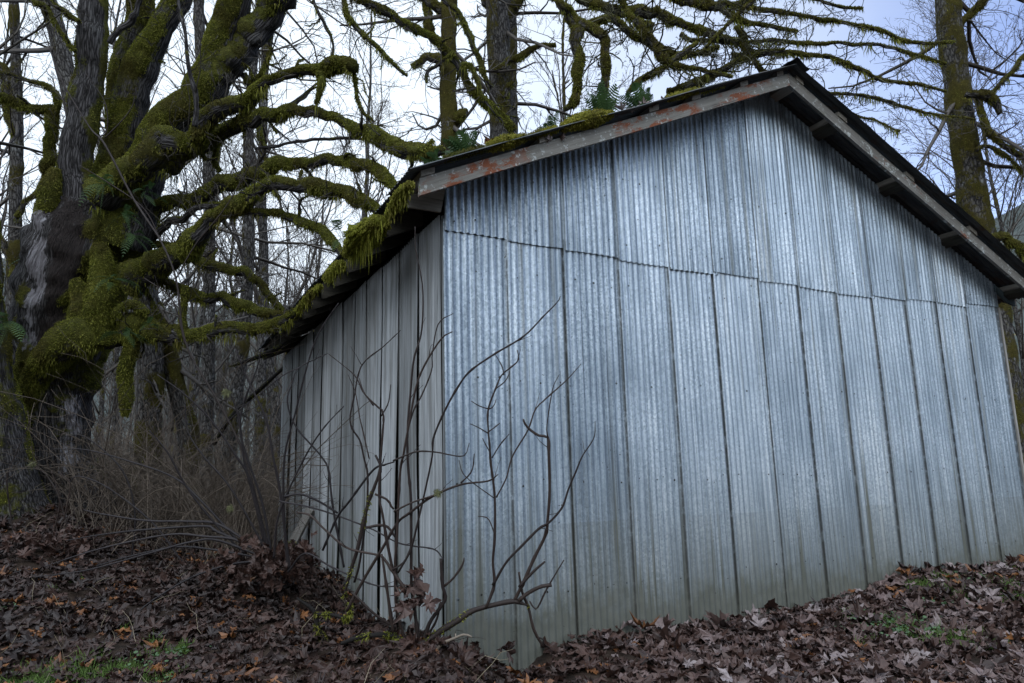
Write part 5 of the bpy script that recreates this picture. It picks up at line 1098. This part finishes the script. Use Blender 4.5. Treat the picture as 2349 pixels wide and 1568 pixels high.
# ------------------------------------------------ ferns
def fern(label, c, n, length, out, group=None, arch=.6, spread=1.0, up=.9, w=.17):
    """tuft of arching pinnate fronds rooted at c, reaching towards `out`"""
    o = thing('fern', tuple(c), label, 'fern', group); c = np.asarray(c, float); out = np.asarray(out, float)
    for f in range(n):
        mb = MB()
        d_ = nrm((out * .9 + rs.normal(size=3) * .6 * spread + [0, 0, up * rs.uniform(.4, 1.2)])[None])[0]; L_ = length * rs.uniform(.6, 1.2)
        s = np.linspace(0, 1, 15); rib = c + rs.normal(size=3) * .02 + d_ * (s * L_)[:, None] - np.array([0, 0, 1.]) * (s ** 2 * L_ * arch * rs.uniform(.5, 1.2))[:, None]
        T, U, V = frames(rib[None]); sidev = nrm(np.cross(T[0], [0, 0, 1.]) + rs.normal(size=3) * .25); 
        tubes(mb, rib[None], np.linspace(.003, .001, 15)[None], 3, 0, rnd=np.array([.2]))
        r = rs.uniform(0, 1)
        for sg in (-1, 1):
            wd = L_ * w * np.sin(np.pi * np.clip(s[2:] * .93 + .10, 0, 1)) ** .8
            b0 = rib[2:]; tip = b0 + sg * sidev[2:] * wd[:, None] + T[0][2:] * (wd * .35)[:, None] - np.array([0, 0, 1.]) * (wd * rs.uniform(0, .35))[:, None]
            hw = T[0][2:] * L_ * .017
            vv = np.stack([b0 - hw, b0 * .45 + tip * .55 - hw * .9, tip, b0 * .45 + tip * .55 + hw * .9, b0 + hw], 1)
            mb.add(vv.reshape(-1, 3), np.arange(len(b0) * 5).reshape(-1, 5), 0, False, rnd=r * .6 + .4 * rs.random())
        mb.build('frond', MAT['fern_green'], o)
roof_pt = lambda u, v, Y: (lambda q: np.array([q[0], q[1], roof_z(q[0])]))(front(u, v, Y))
fern('largest fern tuft on the roof, below the hanging mossy limbs', roof_pt(1390, 266, -.2), 44, .50, (-.1, .35, .7), arch=.35, up=1.3, spread=.75)
fern('wide fern clump to the right of the largest one on the roof edge', roof_pt(1470, 247, -.2), 42, .46, (.15, .35, .7), arch=.4, up=1.2, spread=.75)
fern('dark fern clump on the roof beside the upright orange leaf', roof_pt(1070, 366, -.2), 46, .40, (-.1, .3, .6), arch=.4, up=1.1, spread=.75)
fern('low fern spreading at the left corner of the roof where a mossy limb lands', roof_pt(1010, 388, -.15), 26, .32, (-.3, .3, .5), arch=.5)
fern('small fern on the roof just left of the yellow moss cushion', roof_pt(1268, 303, -.25), 22, .30, (-.1, .3, .6))
fern('lone frond standing behind the yellow moss cushion', roof_pt(1310, 285, .1), 4, .42, (.1, 0, .6), arch=.25)
fern('fern growing from the eave moss where a maple limb meets the roof', side(790, 560, -.55) + [0, 0, .06], 9, .34, (-.4, -.3, .3))
TR = lambda u, v, d_: P(u, v, d_)
tc = (CAM - base) / np.linalg.norm(CAM - base)
for (u, v, d_, n_, L_, lb) in [(235, 425, 9.35, 9, .36, 'fern fan on the big maple where the two main limbs part'), (285, 495, 9.45, 10, .40, 'drooping fern in the mossy hollow of the big maple'), (300, 545, 9.4, 8, .36, 'fern hanging below the hollow on the right of the big maple trunk'), (263, 640, 9.35, 7, .36, 'long-fronded fern hanging low on the mossy bark of the big maple'), (335, 440, 9.4, 6, .28, 'little fern high on the lower arm of the big maple'),
                            (285, 765, 9.5, 8, .40, 'fern dangling from the lowest mossy arm of the big maple'), (345, 745, 9.6, 5, .30, 'small fern on top of the lowest arm of the big maple'), (15, 740, 9.0, 9, .42, 'fern on the mossy trunk at the left edge of the photo'), (70, 585, 10.2, 6, .32, 'pale fern on the left flank of the big maple')]:
    fern(lb, TR(u, v, d_), n_, L_, tc * .8 + np.array([0, 0, -.05]), arch=.9, up=.25, w=.20)

# ------------------------------------------------ moss on the roof
def cushion(label, pts, r, mat, n, ln=.03, droop=.3, hang=0, group=None, flat=.5, name='moss_cushion'):
    """lumpy moss along a line of world points with radii r"""
    o = thing(name, tuple(pts[0]), label, 'moss', group)
    mb = MB(); q = resample(np.array([[*p_, r_] for p_, r_ in zip(pts, r)]), .02)
    k = 14; T, U, V = frames(q[None, :, :3]); a_ = np.arange(k) * 2 * np.pi / k
    N_ = U[0][:, None] * np.cos(a_)[None, :, None] + V[0][:, None] * np.sin(a_)[None, :, None]
    rr = q[:, 3][:, None] * (1 + .28 * snoise(q[:, None, :3] + N_ * .1, 14, 3)); off = N_ * rr[..., None]; off[..., 2] *= np.where(off[..., 2] > 0, flat * 1.6, .5)
    v = q[:, None, :3] + off; nn = len(q); id_ = np.arange(nn * k).reshape(nn, k)
    f = np.stack([id_[:-1], np.roll(id_[:-1], -1, 1), np.roll(id_[1:], -1, 1), id_[1:]], -1).reshape(-1, 4)
    mb.add(v.reshape(-1, 3), [f, id_[-1][None], id_[0, ::-1][None]], 0, True, rnd=.15, moss=1.0)
    i = rs.integers(0, nn, n); j = rs.integers(0, k, n)
    blades(mb, v[i, j] + rs.normal(size=(n, 3)) * .006, N_[i, j], ln, .0042, droop, 0)
    if hang:
        i = rs.integers(0, nn, hang); h = q[i, :3] + np.array([0, -.02, -.02]) + rs.normal(size=(hang, 3)) * .03
        blades(mb, h, np.tile([0, 0, -1.], (hang, 1)), q[i, 3] * 1.1 * rs.uniform(.3, 1.2, hang), .006, .9, 0, jit=.3)
    mb.build('moss', MAT[mat], o)
rp = lambda us, Y: [roof_pt(u, v, Y) for u, v in us]
cushion('big rounded yellow-green moss cushion on the roof edge', rp([(1290, 305), (1330, 290), (1365, 282), (1400, 272)], -.46), [.04, .085, .095, .04], 'roof_moss', 3600, .02)
cushion('thin yellowish moss patch left of the big cushion on the roof edge', rp([(1210, 328), (1245, 320), (1278, 309)], -.46), [.025, .04, .03], 'roof_moss', 1200, .02)
cushion('straw-coloured moss pad right of the upright orange leaf', rp([(1120, 352), (1160, 343), (1200, 330)], -.46), [.04, .075, .04], 'roof_moss', 2200, .02)
cushion('bright green moss strip along the roof edge below the dark fern', rp([(1020, 385), (1060, 375), (1110, 356)], -.48), [.02, .035, .03], 'bright_moss', 1500, .018)
cushion('low moss patch near the ridge beside the widest fern', rp([(1530, 232), (1560, 222), (1600, 212)], -.46), [.03, .045, .03], 'roof_moss', 1200, .02)
cushion('yellowish moss nearest the ridge under a mossy limb', rp([(1600, 210), (1660, 198)], -.40), [.03, .03], 'roof_moss', 700, .02)
ev = lambda us, X=-.50: [side(u, v, X) + np.array([0, 0, .0]) for u, v in us]
cushion('fat moss bolster spilling over the left eave', ev([(800, 585), (825, 560), (850, 530), (872, 508)]), [.06, .13, .13, .06], 'eave_moss', 12000, .020, .5, 260, flat=.5)
cushion('ragged moss curtain hanging from the front corner of the left eave', ev([(893, 490), (912, 465), (925, 440), (942, 422)]), [.03, .05, .045, .02], 'eave_moss', 3000, .02, .8, 200)
cushion('small moss tuft hanging at the eave below the fat moss bolster', ev([(748, 640), (765, 622), (782, 605)]), [.03, .06, .04], 'eave_moss', 2600, .024, .6, 260)
cushion('long thin moss fringe along the far half of the eave', ev([(660, 740), (690, 705), (715, 675), (735, 655)]), [.02, .045, .045, .02], 'eave_moss', 2600, .026, .6, 260)
# lichen tufts caught on shrub stems
for (u, v, d_, r_, lb) in [(1004, 1130, 5.25, .035, 'pale yellow-green lichen tuft on the diagonal shrub stem at the corner'), (520, 900, 7.0, .05, 'straggly lichen beard hanging among the dark canes'), (528, 1165, 7.1, .04, 'faded lichen tuft low among the dark canes'), (74, 1065, 8.2, .045, 'grey-green lichen puff on the slender shoot by the big maple')]:
    mb = MB(); c = P(u, v, d_); n_ = 260; vv = nrm(rs.normal(size=(n_, 3))); blades(mb, c + vv * r_ * .7 * rs.random((n_, 1)), vv, r_ * .8, .0022, .7)
    tag(mb.build('lichen_tuft', MAT['lichen_tuft'], origin=c), lb, 'lichen')
